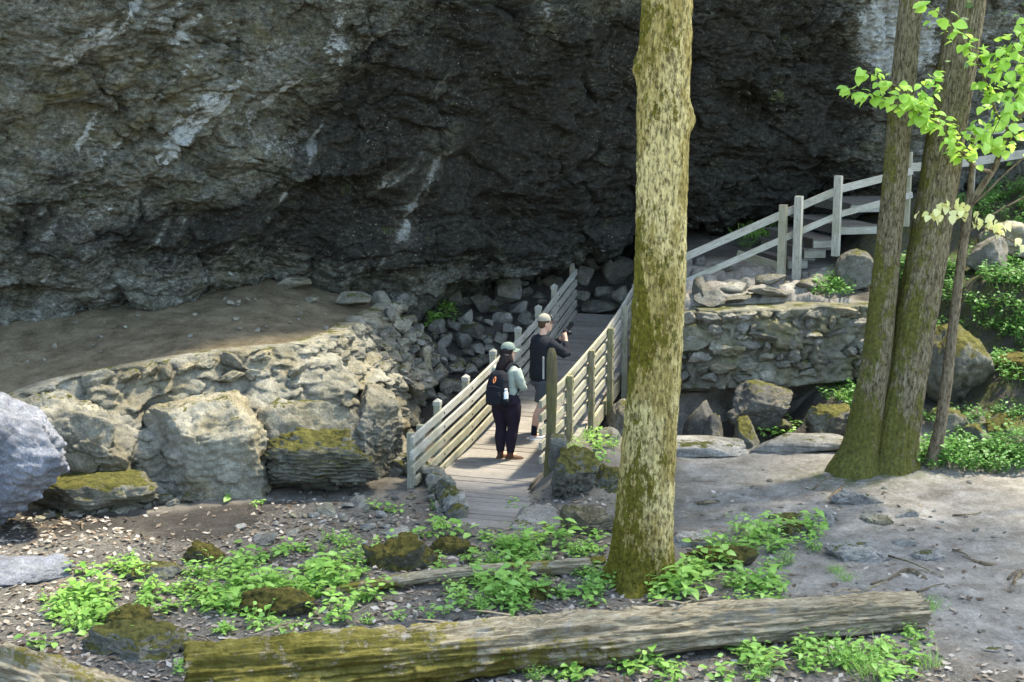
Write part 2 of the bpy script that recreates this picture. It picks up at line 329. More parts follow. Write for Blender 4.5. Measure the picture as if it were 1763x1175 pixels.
def ground_material():
    m = NT('forest ground'); P = m.pos()
    n = m.noise(P, 3, 8, 0.7); nf = m.noise(P, 28, 6, 0.7); big = m.noise(P, 0.8, 3, 0.5)
    n = m.math('ADD', m.math('MULTIPLY', n, 0.62), m.math('MULTIPLY', m.noise(P, 1.1, 7, 0.72, 0.8), 0.38))
    soil = m.ramp(n, [(0.3, (0.12, 0.102, 0.078)), (0.5, (0.215, 0.19, 0.152)), (0.7, (0.33, 0.30, 0.25))])
    pale = m.ramp(n, [(0.37, (0.16, 0.14, 0.112)), (0.49, (0.285, 0.26, 0.22)), (0.63, (0.43, 0.402, 0.355))])
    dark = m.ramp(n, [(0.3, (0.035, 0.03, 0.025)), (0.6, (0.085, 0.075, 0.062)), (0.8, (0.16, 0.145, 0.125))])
    tan = m.ramp(n, [(0.36, (0.085, 0.066, 0.038)), (0.5, (0.185, 0.147, 0.09)), (0.66, (0.29, 0.238, 0.155))])
    litter = m.ramp(m.noise(P, 34, 6, 0.75, 1.5), [(0.3, (0.045, 0.038, 0.028)), (0.48, (0.155, 0.137, 0.11)), (0.62, (0.29, 0.266, 0.226)), (0.78, (0.46, 0.44, 0.395))])
    c = soil
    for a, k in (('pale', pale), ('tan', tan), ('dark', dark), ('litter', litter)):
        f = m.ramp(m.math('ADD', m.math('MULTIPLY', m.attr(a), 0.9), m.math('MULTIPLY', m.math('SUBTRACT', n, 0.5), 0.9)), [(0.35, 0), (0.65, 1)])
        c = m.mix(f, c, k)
    c = m.mix(m.ramp(nf, [(0.4, 0.5), (0.6, 0)]), c, m.mix(0.6, c, (0.02, 0.018, 0.015)))
    c = m.mix(m.math('MULTIPLY', m.ramp(m.noise(P, 70, 2, 0.5), [(0.62, 0), (0.7, 1)]), 0.5), c, (0.36, 0.34, 0.3))
    mossf = m.math('MULTIPLY', m.attr('moss'), m.ramp(m.noise(P, 5, 5, 0.7), [(0.42, 0), (0.58, 1)]))
    c = m.mix(mossf, c, m.ramp(m.noise(P, 16, 4, 0.7), [(0.35, (0.03, 0.045, 0.008)), (0.65, (0.11, 0.12, 0.025))]))
    b = m.bump(m.noise(P, 70, 6, 0.8), 0.8, 0.02); b = m.bump(m.noise(P, 15, 9, 0.78), 0.9, 0.05, b)
    return m.done(c, b)
MAT['ground'] = ground_material()
def stretch(lo, hi, n, far, k=22):
    a = np.linspace(lo, hi, n); e = (np.linspace(0, 1, k + 1)[1:]) ** 3
    return np.concatenate(((lo - e * (lo - far[0]))[::-1], a, hi + e * (far[1] - hi)))
gx = stretch(-8.5, 9.5, 480, (-230, 230)); gy = stretch(10.6, 29.5, 520, (-230, 230))
GX, GY = np.meshgrid(gx, gy, indexing='ij'); gxr, gyr = GX.ravel(), GY.ravel()
GZ = hfun(gxr, gyr); gp = np.stack([gxr, gyr, GZ], 1)
terr = sstep(0, 0.25, gyr - ywall(gxr))
def blob(cx, cy, rx, ry, p=1.0): return np.exp(-(((gxr - cx) / rx) ** 2 + ((gyr - cy) / ry) ** 2) ** p)
a_pale = np.clip(sstep(1.6, 3.0, gxr) * (1 - sstep(20.0, 20.6, gyr)) * sstep(11.5, 13.6, gyr + 0.25 * (gxr - 3)) * 0.95 + sstep(4.2, 5.2, gxr) * (1 - sstep(17.8, 18.6, gyr)) * 0.8, 0, 1)
inplat = sstep(2.4, 2.7, gxr) * (1 - sstep(5.3, 5.9, gxr)) * sstep(22.6, 22.8, gyr) * (1 - sstep(25, 26, gyr))
a_pale = np.maximum(a_pale, inplat)
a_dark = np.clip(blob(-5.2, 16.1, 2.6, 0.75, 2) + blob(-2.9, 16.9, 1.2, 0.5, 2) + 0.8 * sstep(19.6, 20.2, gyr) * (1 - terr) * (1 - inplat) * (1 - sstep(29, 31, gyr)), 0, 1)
a_lit = np.clip((1 - sstep(15.2, 16.6, gyr + 0.25 * np.sin(gxr * 3))) * (1 - sstep(2.4, 3.4, gxr + 0.9 * (gyr - 13.4))) + blob(-1.6, 16.7, 1.6, 0.9, 2) + blob(0.7, 17.2, 0.6, 0.5, 2), 0, 1)
a_lit = np.where(gyr < 9, 0.9, a_lit)
a_moss = np.clip(blob(4.6, 18.4, 0.9, 0.5) + 0.6 * sstep(5.6, 6.6, gxr) * sstep(18.6, 19.4, gyr), 0, 1)
nx_, ny_ = len(gx), len(gy)
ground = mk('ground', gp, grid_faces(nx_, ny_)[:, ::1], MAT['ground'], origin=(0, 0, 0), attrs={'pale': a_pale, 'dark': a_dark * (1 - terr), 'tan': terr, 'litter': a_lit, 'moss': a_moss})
tag(ground, 'trodden earth of the gorge floor with leaf litter and bare paths', 'ground', kind='structure')

# ------------------------------------------------------------------ cliff
NU, NV = 880, 500
sx = np.concatenate((np.linspace(LIP[0, 0], -8.2, 40, endpoint=False), np.linspace(-8.2, 10.6, NU - 80), np.linspace(10.7, LIP[-1, 0], 40)))
ly = np.interp(sx, LIP[:, 0], LIP[:, 1]); lz = np.interp(sx, LIP[:, 0], LIP[:, 2])
ker = np.ones(21) / 21; ly = np.convolve(np.pad(ly, 10, 'edge'), ker, 'valid')
lean = np.interp(sx, (-9, -5, -2, 1, 4, 6, 8, 12), (0.62, 0.66, 0.72, 0.72, 0.62, 0.45, 0.3, 0.3))
nb = 50; tv = np.concatenate((np.linspace(-1, 0, nb, endpoint=False), np.linspace(0, 0.52, NV - nb - 60, endpoint=False), np.linspace(0.52, 1, 60)))
CY = np.empty((len(sx), NV)); CZ = CY.copy()
under = np.clip(-tv, 0, 1)[None, :]; over = np.clip(tv, 0, 1)[None, :]
cave = np.interp(sx, (-9, -4, -2.2, -0.5, 3, 6, 8), (0.6, 0.7, 1.6, 3.2, 3.4, 2.2, 1.2))[:, None]
H = (12.5 - lz)[:, None]  # cliff carried up out of view to keep sun off terrace and bridge
CZ = lz[:, None] + over * H + 0.5 * under * np.exp(-under * 3) * cave * 0.5 - under ** 2 * 2.4
hh_ = over * H; CY = ly[:, None] - lean[:, None] * np.where(hh_ < 5, hh_ ** 0.97 * (1 - 0.02 * hh_), 5 ** 0.97 * 0.9 + (hh_ - 5) * 0.3) + under * cave
CX = np.repeat(sx[:, None], NV, 1)
cp = np.stack([CX, CY, CZ], -1)
dU = np.gradient(cp, axis=0); dV = np.gradient(cp, axis=1); nn = np.cross(dU, dV); nn /= np.linalg.norm(nn, axis=-1)[..., None] + 1e-9
cpf = cp.reshape(-1, 3); nf = nn.reshape(-1, 3)
if nf[:, 1].mean() > 0: nf = -nf
pu, pv = px_at(cpf)
# bedding dips a little; chips are wider than tall
q = cpf.copy(); q[:, 2] += 0.06 * q[:, 0]
wob = fbm(q * np.array((0.5, 0.5, 0.8)), 3, 21)
big = 0.42 * fbm(q * 0.45, 3, 11) + 0.24 * fbm(q * np.array((1.0, 1.0, 1.5)), 3, 12)
wx = fbm(q * 1.3 + 5, 3, 13); wy = fbm(q * 1.3 + 17, 3, 14); warp = np.stack([wx, wy, 0.6 * wx - 0.4 * wy], 1)
diag = (pu * 0.55 + pv * 0.83) / 90.0                      # flutes run from upper right to lower left on the face
fl = np.stack([diag, (pu * 0.83 - pv * 0.55) / 420.0, 0 * pu], 1)
flute = 0.12 * fbm(fl * 0.6 + 3 + 0.8 * warp, 4, 31, 0.55, True) * np.clip(0.5 + 1.5 * fbm(q * 0.5 + 3, 2, 35), 0, 1)
zz = (q[:, 2] * 2.6 + wob * 2.2 + 0.35 * fbm(q * 2.2, 2, 23)); saw = zz - np.floor(zz)
zz2 = (q[:, 2] * 8.5 + wob * 3.5 + 0.6 * fbm(q * 3.0, 2, 29)); saw2 = zz2 - np.floor(zz2)
ledg = np.clip(fbm(q * 0.8 + 9, 3, 24) * 1.6 + 0.55, 0, 1)
fA, eA, iA = facets(q * np.array((0.85, 0.85, 1.5)) + 0.45 * warp, 41, 0.6)
qa = q[:, 0] * 0.66 + q[:, 2] * 0.75; qb = -q[:, 0] * 0.75 + q[:, 2] * 0.66; qd = np.stack([qa * 1.3, q[:, 1] * 2.0, qb * 3.4], 1)   # frame along the slanting joints
fB, eB, iB = facets(qd + 0.7 * warp, 43, 0.7)
fC, eC, iC = facets(q * np.array((6.0, 6.0, 11.5)) + 0.9 * warp, 47, 0.8)
fine = fbm(q * np.array((7, 7, 11)) + 0.5 * warp, 5, 51, 0.65); rough_m = np.clip(0.55 + 1.6 * fbm(q * 0.7 + 8, 3, 53), 0.15, 1.2)
disp = big + flute + ledg * (0.08 * saw + 0.012 * saw2) + 0.24 * fA + (0.4 + 0.6 * rough_m) * 0.13 * fB + rough_m * (0.055 * fC + 0.06 * fine) - 0.05 * np.exp(-eA * 22) - 0.025 * np.exp(-eB * 18)
smoothz = np.clip(fbm(fl * np.array((0.8, 0.5, 1)) + 40, 2, 33) * 2.2 - 0.15, 0, 1)  # polished flowstone patches
disp = big + flute + (disp - big - flute) * (1 - 0.7 * smoothz)
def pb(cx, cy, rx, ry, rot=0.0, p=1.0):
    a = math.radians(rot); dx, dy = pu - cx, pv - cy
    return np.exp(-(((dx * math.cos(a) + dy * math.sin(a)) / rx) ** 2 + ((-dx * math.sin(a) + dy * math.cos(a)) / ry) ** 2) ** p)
pock = 0.16 * pb(655 / 2.35, 425 / 2.35, 16, 12) + 0.12 * pb(830 / 2.35, 185 / 2.35, 17, 9) + 0.12 * pb(565, 45, 14, 20) + 0.15 * pb(15, 130, 22, 20) + 0.3 * pb(60, 515, 60, 16) + 0.10 * pb(690, 295, 130, 20, -8)
prow = 0.28 * pb(760, 415, 90, 30, -20) + 0.22 * pb(470, 270, 120, 26, 8) + 0.3 * pb(1500, 60, 60, 90) + 0.2 * pb(1350, 240, 120, 40, 10) + 0.18 * pb(880, 310, 70, 30, -10) + 0.2 * pb(1590, 220, 60, 120)
disp = disp + prow - pock
cf = cpf + nf * disp[:, None]
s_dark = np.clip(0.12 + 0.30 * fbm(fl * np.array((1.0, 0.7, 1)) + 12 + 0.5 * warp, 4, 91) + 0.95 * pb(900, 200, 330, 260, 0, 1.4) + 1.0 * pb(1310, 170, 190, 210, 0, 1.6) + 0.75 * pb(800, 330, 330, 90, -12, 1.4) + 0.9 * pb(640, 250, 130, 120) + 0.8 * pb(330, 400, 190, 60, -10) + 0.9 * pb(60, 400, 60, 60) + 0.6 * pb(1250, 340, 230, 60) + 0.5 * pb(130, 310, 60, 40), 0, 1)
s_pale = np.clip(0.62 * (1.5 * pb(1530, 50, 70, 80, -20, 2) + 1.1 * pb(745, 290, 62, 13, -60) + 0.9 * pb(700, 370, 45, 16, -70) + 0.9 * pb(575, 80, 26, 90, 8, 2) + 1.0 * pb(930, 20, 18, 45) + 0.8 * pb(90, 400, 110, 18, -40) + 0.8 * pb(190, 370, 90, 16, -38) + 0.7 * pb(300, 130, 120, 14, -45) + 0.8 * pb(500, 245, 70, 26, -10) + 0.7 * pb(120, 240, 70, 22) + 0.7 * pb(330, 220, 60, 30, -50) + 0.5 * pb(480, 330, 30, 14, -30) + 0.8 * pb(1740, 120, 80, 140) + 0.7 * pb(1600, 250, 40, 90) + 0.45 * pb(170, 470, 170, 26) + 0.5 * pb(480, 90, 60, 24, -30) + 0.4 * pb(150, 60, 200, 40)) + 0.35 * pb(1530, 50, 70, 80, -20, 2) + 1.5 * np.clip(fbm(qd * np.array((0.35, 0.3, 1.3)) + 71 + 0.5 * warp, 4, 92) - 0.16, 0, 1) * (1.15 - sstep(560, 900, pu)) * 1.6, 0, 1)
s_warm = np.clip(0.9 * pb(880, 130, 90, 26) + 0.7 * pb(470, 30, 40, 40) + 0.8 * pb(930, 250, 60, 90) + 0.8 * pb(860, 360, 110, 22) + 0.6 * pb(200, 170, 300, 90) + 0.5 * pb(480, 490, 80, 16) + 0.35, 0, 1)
def cliff_material():
    m = NT('cliff limestone'); P = m.pos((1, 1, 1.7)); P1 = m.pos()
    n1 = m.noise(P, 1.6, 9, 0.72); n2 = m.noise(P, 11, 10, 0.86); n3 = m.noise(P1, 0.7, 4, 0.55)
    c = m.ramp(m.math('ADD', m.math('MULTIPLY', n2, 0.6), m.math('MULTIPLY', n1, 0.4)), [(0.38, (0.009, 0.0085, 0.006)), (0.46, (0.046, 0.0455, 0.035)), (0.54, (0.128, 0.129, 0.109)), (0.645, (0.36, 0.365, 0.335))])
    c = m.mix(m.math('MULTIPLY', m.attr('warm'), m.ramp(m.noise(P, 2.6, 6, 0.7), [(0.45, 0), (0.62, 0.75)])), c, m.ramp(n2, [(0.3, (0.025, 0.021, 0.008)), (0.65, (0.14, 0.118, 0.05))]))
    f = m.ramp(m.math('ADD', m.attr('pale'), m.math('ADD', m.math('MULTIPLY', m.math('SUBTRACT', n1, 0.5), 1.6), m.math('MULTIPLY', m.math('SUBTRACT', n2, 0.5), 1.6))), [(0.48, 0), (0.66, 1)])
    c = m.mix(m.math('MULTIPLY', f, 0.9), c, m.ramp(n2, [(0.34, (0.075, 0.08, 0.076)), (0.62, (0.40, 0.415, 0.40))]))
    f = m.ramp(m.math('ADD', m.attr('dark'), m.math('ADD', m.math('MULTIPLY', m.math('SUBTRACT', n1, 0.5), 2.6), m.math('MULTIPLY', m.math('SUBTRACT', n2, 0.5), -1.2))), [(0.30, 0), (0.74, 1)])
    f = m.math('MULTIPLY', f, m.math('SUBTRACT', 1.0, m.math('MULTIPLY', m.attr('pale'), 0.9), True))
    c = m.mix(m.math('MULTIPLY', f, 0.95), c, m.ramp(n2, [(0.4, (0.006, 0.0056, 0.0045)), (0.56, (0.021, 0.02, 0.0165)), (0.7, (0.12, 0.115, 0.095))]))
    c = m.mix(m.math('MULTIPLY', m.ramp(m.noise(P1, 26, 3, 0.5), [(0.66, 0), (0.72, 1)]), m.ramp(n3, [(0.4, 0.0), (0.6, 0.7)])), c, (0.34, 0.32, 0.26))
    c = m.mix(m.math('MULTIPLY', m.ramp(m.noise(P1, 2.1, 6, 0.7), [(0.6, 0), (0.68, 0.5)]), m.ramp(n3, [(0.45, 0), (0.6, 1)])), c, (0.06, 0.075, 0.02))
    b = m.bump(m.noise(P, 30, 9, 0.75), 0.6, 0.02); b = m.bump(m.noise(m.pos((1, 1, 2.2)), 8, 9, 0.72, 0.6), 0.45, 0.05, b)
    rg = 0.9
    return m.done(c, b, rg)
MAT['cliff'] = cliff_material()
# top of the cliff runs back as wooded ground
cf3 = cf.reshape(len(sx), NV, 3); top = cf3[:, -1]
back = [np.stack([top[:, 0], top[:, 1] + d, top[:, 2] + z], 1) for d, z in ((0.5, 0.6), (1.6, 1.1), (4, 1.5), (12, 2.2), (40, 3.5), (120, 5))]
cf3 = np.concatenate([cf3, np.stack(back, 1)], 1); NV2 = cf3.shape[1]
padf = lambda a: np.concatenate([a.reshape(len(sx), NV), np.repeat(a.reshape(len(sx), NV)[:, -1:], 6, 1)], 1).ravel()
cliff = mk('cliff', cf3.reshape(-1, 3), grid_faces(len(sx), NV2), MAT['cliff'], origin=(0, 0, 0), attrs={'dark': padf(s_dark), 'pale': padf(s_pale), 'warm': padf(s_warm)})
tag(cliff, 'overhanging grey limestone cliff streaked with dark stains', 'cliff', kind='structure')
# ------------------------------------------------------------------ boulders
def boulder(name, u0, v0, u1, v1, y, dep, mat, label, seed, n=5, rot=(0, 0, 0), boxy=3.5, cuts=9, rough=0.10, strata=0.05, cat='boulder', group=None, parent=None, depth=(0.5, 0.9), snap=True, sink=0.0):
    """a rock whose outline spans the given photo box, standing at depth y and dep metres thick"""
    c = D((u0 + u1) / 2, (v0 + v1) / 2, y); w = D(u1, (v0 + v1) / 2, y)[0] - D(u0, (v0 + v1) / 2, y)[0]; h = (D(u0, v0, y) - D(u0, v1, y))[2]
    V, F = rock_shape(seed, n, boxy, cuts, rough, strata, depth)
    V = V @ np.array(Euler(rot).to_matrix()).T; V = V / np.abs(V).max(0)
    top = c[2] + h / 2; bot = c[2] - h / 2
    if snap: bot = min(bot, hz(c[0], c[1]) - 0.06)
    bot -= sink * h
    V = V * np.array((w / 2, dep / 2, (top - bot) / 2)) + np.array((c[0], c[1], (top + bot) / 2))
    return tag(mk(name, V, F, MAT[mat], parent, smooth=True), label, cat if parent is None else None, group)
boulder('boulder', -190, 678, 165, 915, 16.3, 1.3, 'rock_blue', 'blue grey angular boulder leaning beside the left dirt path', 3, 6, (0.1, 0.5, 0.2), 3.0, 7, 0.09, 0.03, depth=(0.45, 0.85))
boulder('boulder', 60, 686, 262, 880, 17.75, 1.5, 'rock_tan', 'smooth grey boulder between the blue grey boulder and the mossy cleft', 14, 6, (0.0, 0.15, 0.1), 6.5, 4, 0.08, depth=(0.78, 0.98))
boulder('boulder', 243, 676, 478, 872, 18.0, 1.7, 'rock_tan', 'broad tan block boulder under the terrace wall with a mossy cleft at its side', 26, 6, (0.0, -0.12, -0.05), 7.0, 4, 0.07, depth=(0.78, 0.98))
boulder('boulder', 50, 815, 275, 892, 17.0, 0.9, 'rock_moss', 'low mossy ledge boulder at the foot of the smooth grey boulder', 31, 5, (0, 0, 0.1), 4, 6, 0.08, 0.08)
boulder('boulder', 445, 738, 690, 848, 18.05, 1.5, 'rock_moss', 'mossy layered boulder at the wall corner behind the path kerb', 45, 6, (0, 0.1, 0.2), 4.5, 5, 0.14, 0.12)
boulder('boulder', 420, 680, 625, 770, 18.45, 1.1, 'rock_tan', 'tan slab boulder set beneath the dark mossy hollow of the wall', 57, 5, (0, 0.1, 0.0), 4, 6, 0.08, 0.06)
boulder('boulder', 575, 665, 715, 800, 19.1, 1.6, 'rock_tan', 'grey sloping boulder at the end of the terrace wall beside the gully', 63, 6, (0.1, 0.45, 0.0), 3.5, 6, 0.10)
boulder('boulder', -40, 655, 215, 735, 17.5, 1.0, 'rock_tan', 'long pale boulder forming the low end of the terrace wall', 78, 5, (0, -0.05, 0.1), 4, 7, 0.10, 0.08)
# right bank, under the retaining wall
boulder('boulder', 1248, 655, 1382, 752, 22.1, 1.0, 'rock_dark', 'large pointed boulder tilted under the right retaining wall', 82, 5, (0.2, 0.5, 0.3), 3.2, 8, 0.08)
boulder('boulder', 1174, 684, 1244, 738, 21.8, 0.6, 'rock_dark', 'slanted dark slab rock in front of the dark gap under the wall', 91, 4, (0, -0.6, 0.2), 3.5, 7, 0.06)
boulder('boulder', 1208, 708, 1252, 748, 21.4, 0.4, 'rock_dark', 'small dark rock at the foot of the slanted slab', 95, 4, (0, 0.2, 0.2))
boulder('boulder', 1264, 716, 1312, 752, 21.2, 0.5, 'rock_moss', 'small mossy rock under the large pointed boulder', 101, 4)
boulder('boulder', 1370, 682, 1470, 760, 21.4, 0.9, 'rock_moss', 'broad mossy boulder beside the left trunk of the twin tree', 107, 5, (0, 0.2, 0.1), 3.5, 8, 0.09)
boulder('boulder', 1575, 560, 1705, 705, 20.9, 1.5, 'rock_moss', 'huge rounded boulder behind the slender knot-holed trunk', 113, 5, (0.2, 0.55, 0.2), 2.6, 7, 0.09, 0.03)
boulder('boulder', 1700, 608, 1830, 725, 20.7, 1.4, 'rock_fullmoss', 'bright moss covered boulder on the fern slope', 121, 5, (0.0, -0.2, 0.2), 2.6, 6, 0.08, 0.02)
boulder('boulder', 1655, 728, 1705, 795, 19.6, 0.5, 'rock_moss', 'upright pointed stone beside the slender trunk', 127, 4, (0, 0.1, 0.3), 3, 8, 0.08)
boulder('boulder', 1592, 700, 1665, 775, 20.0, 0.7, 'rock_moss', 'low mossy stone behind the base of the slender trunk', 133, 4, (0, 0.3, 0.3), 3, 8)
boulder('boulder', 1680, 712, 1800, 770, 19.9, 0.8, 'rock_moss', 'flat mossy stone under the moss covered boulder', 139, 4, (0, 0.05, 0.1), 4, 7)
boulder('boulder', 1438, 428, 1508, 490, 23.8, 0.7, 'rock', 'smooth rounded grey boulder below the stair landing', 143, 5, (0, -0.4, 0), 2.3, 4, 0.05, 0.0)
boulder('boulder', 1660, 395, 1740, 470, 23.6, 0.9, 'rock', 'grey boulder half buried high on the leafy slope', 147, 4, (0, 0.3, 0), 3, 6)
boulder('boulder', 1690, 380, 1790, 420, 24.4, 1.0, 'rock_tan', 'flat tan ledge rock on the leafy slope', 149, 4, (0, 0.1, 0), 4, 6)
# rocks at the far end of the bridge
for k, (zx, zy, w, h, mat, lab) in enumerate([(1440, 80, 190, 150, 'rock_moss', 'tall mossy rock leaning in the cave mouth behind the bridge'), (1610, 140, 270, 200, 'rock', 'large grey boulder in the cave mouth beyond the bridge end'), (1395, 175, 140, 140, 'rock_talus', 'cracked grey rock beside the far bridge post'),
        (1540, 285, 160, 110, 'rock', 'smooth grey rock in front of the large cave mouth boulder'), (1495, 385, 260, 120, 'rock', 'wide flat boulder across the far end of the bridge deck'), (1650, 300, 150, 150, 'rock_talus', 'grey rock beside the far right end of the railing'),
        (1390, 310, 130, 70, 'rock_talus', 'low rock between the far left bridge post and the flat boulder'), (1190, 120, 150, 100, 'rock_moss', 'green mossy rock under the cliff lip above the talus')]):
    u, v = 650 + zx * 0.2552, 430 + zy * 0.2552; hw, hh = w * 0.2552 / 2, h * 0.2552 / 2
    p = hit(u, v + hh * 0.7)
    boulder('boulder', u - hw, v - hh, u + hw, v + hh, p[1], w * 0.2552 / 95 * 0.9, mat, lab, 160 + k * 3, 4, (0.1 * k, 0.2 * (k % 3 - 1), 0.4 * k), 3.2, 9, 0.09)
# hollow dark block in the terrace wall
# ------------------------------------------------------------------ tumbled rocks of the gully (each one a thing)
ROCKS = {}
def rock_var(mat, k):
    key = (mat, k)
    if key not in ROCKS:
        V, F = rock_shape(300 + k, 3, 2.6 + (k % 3) * 0.7, 13, 0.12, 0.0, (0.36, 0.8)); ROCKS[key] = raw_mesh('rock', V, F, MAT[mat], smooth=k % 3 == 0)
    return ROCKS[key]
TAL = [(755, 365, 150, 180), (945, 395, 130, 150), (1150, 310, 230, 200), (1045, 445, 170, 80), (1125, 500, 150, 110), (985, 235, 70, 45), (1055, 195, 90, 60), (1185, 210, 60, 80), (1365, 135, 90, 80), (1390, 205, 70, 70), (1510, 225, 180, 100), (1290, 180, 120, 80), (1390, 330, 110, 60), (1290, 300, 130, 60), (1010, 535, 100, 50), (880, 610, 130, 130), (1090, 655, 110, 80), (1150, 600, 150, 90), (680, 675, 130, 110), (580, 645, 90, 60), (790, 690, 130, 130), (910, 750, 110, 80), (830, 500, 140, 110), (935, 495, 60, 50), (610, 565, 160, 100), (715, 560, 110, 90), (440, 470, 140, 90), (360, 520, 100, 50), (460, 600, 130, 100), (500, 660, 80, 40), (430, 760, 190, 180), (560, 720, 110, 70), (620, 790, 180, 110), (720, 810, 100, 60), (610, 900, 190, 110), (545, 860, 100, 70), (760, 900, 110, 90), (890, 850, 120, 100), (860, 920, 110, 100), (250, 860, 150, 150), (440, 920, 100, 80), (450, 1020, 280, 150), (530, 1100, 110, 130), (690, 1030, 190, 130), (640, 1130, 100, 90), (1260, 430, 200, 130), (1290, 500, 150, 90), (1000, 660, 90, 60), (330, 640, 110, 80), (330, 1000, 200, 160), (1080, 380, 80, 50), (1010, 130, 90, 50), (1200, 140, 80, 50), (400, 380, 110, 70), (480, 420, 90, 60), (960, 830, 110, 80), (1000, 740, 100, 70)]
r = np.random.default_rng(5)
def put_rock(u, v, w, h, mat, k, label, group, sink=0.35, name='rock', rot=None):
    p = hit(u, v + h * 0.25); sc = p[1] * 1.03 / FPX
    s = np.array((w * sc / 2, (w + h) * sc / 3.6, h * sc / 2)) * 1.12
    o = inst(name, rock_var(mat, k % 14), (p[0], p[1], p[2] + s[2] * (1 - sink)), rot or (r.uniform(-0.3, 0.3), r.uniform(-0.35, 0.35), r.uniform(0, 6.28) if abs(w - h) < 0.2 * w else r.choice((0, 3.14)) + r.uniform(-0.25, 0.25)), s)
    return tag(o, label, 'rock', group)
for k, (zx, zy, w, h) in enumerate(TAL):
    u, v = 620 + zx * 0.2213, 440 + zy * 0.2213
    size = 'large' if w * h > 17000 else 'middling' if w * h > 8500 else 'small'; shape = 'flat' if w > 1.75 * h else 'upright' if h > 0.98 * w else 'blocky'
    where = 'under the cliff lip' if v < 492 else 'beside the bright green plant' if 690 < u < 800 and v < 570 else 'at the foot of the terrace wall corner' if u < 730 else 'close to the left bridge railing' if v > 700 - (u - 760) * 0.95 - 60 else 'in the middle of the gully'
    m_ = ('rock_talus', 'rock', 'rock_talus', 'rock_dark')[k % 4] if w * h < 22000 else 'rock_talus'
    put_rock(u, v, w * 0.2213, h * 0.2213, m_, k, '%s %s %s rock %s' % (size, shape, 'dark' if m_ == 'rock_dark' else 'grey', where), 'rocks tumbled in the gully')
for k in range(130):
    u, v = r.uniform(650, 985), r.uniform(450, 745)
    if v < 520 - (u - 690) * 0.28 or v < 440 + (990 - u) * 0.18 or v > 760 - (u - 700) * 0.95 + 25: continue
    w = r.uniform(8, 22); put_rock(u, v, w, w * r.uniform(0.5, 0.8), ('rock_talus', 'rock_dark')[k % 2], k, 'small stone lodged between the gully rocks', 'small stones of the gully', 0.4, 'stone')
for k in range(34):   # creek bed stones under the bridge and right wall
    x, y = r.uniform(0.9, 5.2), r.uniform(20.6, 22.2); s = r.uniform(0.06, 0.2)
    o = inst('stone', rock_var('rock_dark', k % 14), (x, y, hz(x, y) + s * 0.25), (r.uniform(-.3, .3), r.uniform(-.3, .3), r.uniform(0, 6)), (s * 1.3, s, s * 0.75)); tag(o, 'dark damp stone lying in the creek bed below the retaining wall', 'stone', 'stones of the creek bed')
# ------------------------------------------------------------------ masonry walls
WST = {}
def wall_var(mat, k):
    if (mat, k) not in WST:
        V, F = rock_shape(700 + k, 4, 4.5, 11, 0.17, 0.06, (0.45, 0.9)); WST[(mat, k)] = raw_mesh('stone', V, F, MAT[mat], True)
    return WST[(mat, k)]
def wall_stones(root, top, drop, out, bands, mat, seed, size=(0.11, 0.2), zmin=None, vis=None, relief=1.0, keep=0.85):
    """stones laid in rough courses on a battered wall face; top: polyline (n,3); drop: height per point; out: outward batter"""
    rr = np.random.default_rng(seed); L = np.concatenate(([0], np.cumsum(np.linalg.norm(np.diff(top[:, :2], axis=0), axis=1)))); T = L[-1]
    at = lambda s: np.array([np.interp(s, L, top[:, i]) for i in range(3)]); dr = lambda s: np.interp(s, L, drop)
    cnt = 0; row = 0; t = 0.0
    while t < bands:
        hgt = rr.uniform(*size) * 0.72; s = rr.uniform(0, 0.15)
        while s < T:
            w = rr.uniform(*size) * rr.choice((1.0, 1.4, 1.9)); h2 = hgt * rr.uniform(0.75, 1.25)
            d = t + hgt / 2 + rr.uniform(-0.03, 0.03)
            if d < dr(s) and (vis is None or vis(s, d)) and rr.uniform() < keep:
                p = at(s + w / 2); q = at(min(s + w / 2 + 0.05, T)) - at(max(s + w / 2 - 0.05, 0)); q = q / (np.linalg.norm(q[:2]) + 1e-6)
                nrm = np.array((q[1], -q[0], 0)); pos = p + nrm * (out * d + 0.02 * rr.normal()) - np.array((0, 0, d))
                ang = math.atan2(q[1], q[0])
                o = inst('stone', wall_var(mat[rr.integers(len(mat))], int(rr.integers(10))), pos, (rr.uniform(-0.3, 0.3), rr.normal(0, 0.2), ang + rr.uniform(-0.15, 0.15)), (w * 0.54, rr.uniform(0.07, 0.13) * relief, h2 * 0.56), root); cnt += 1
            s += w * 0.98
        t += hgt * 1.0; row += 1
    return cnt
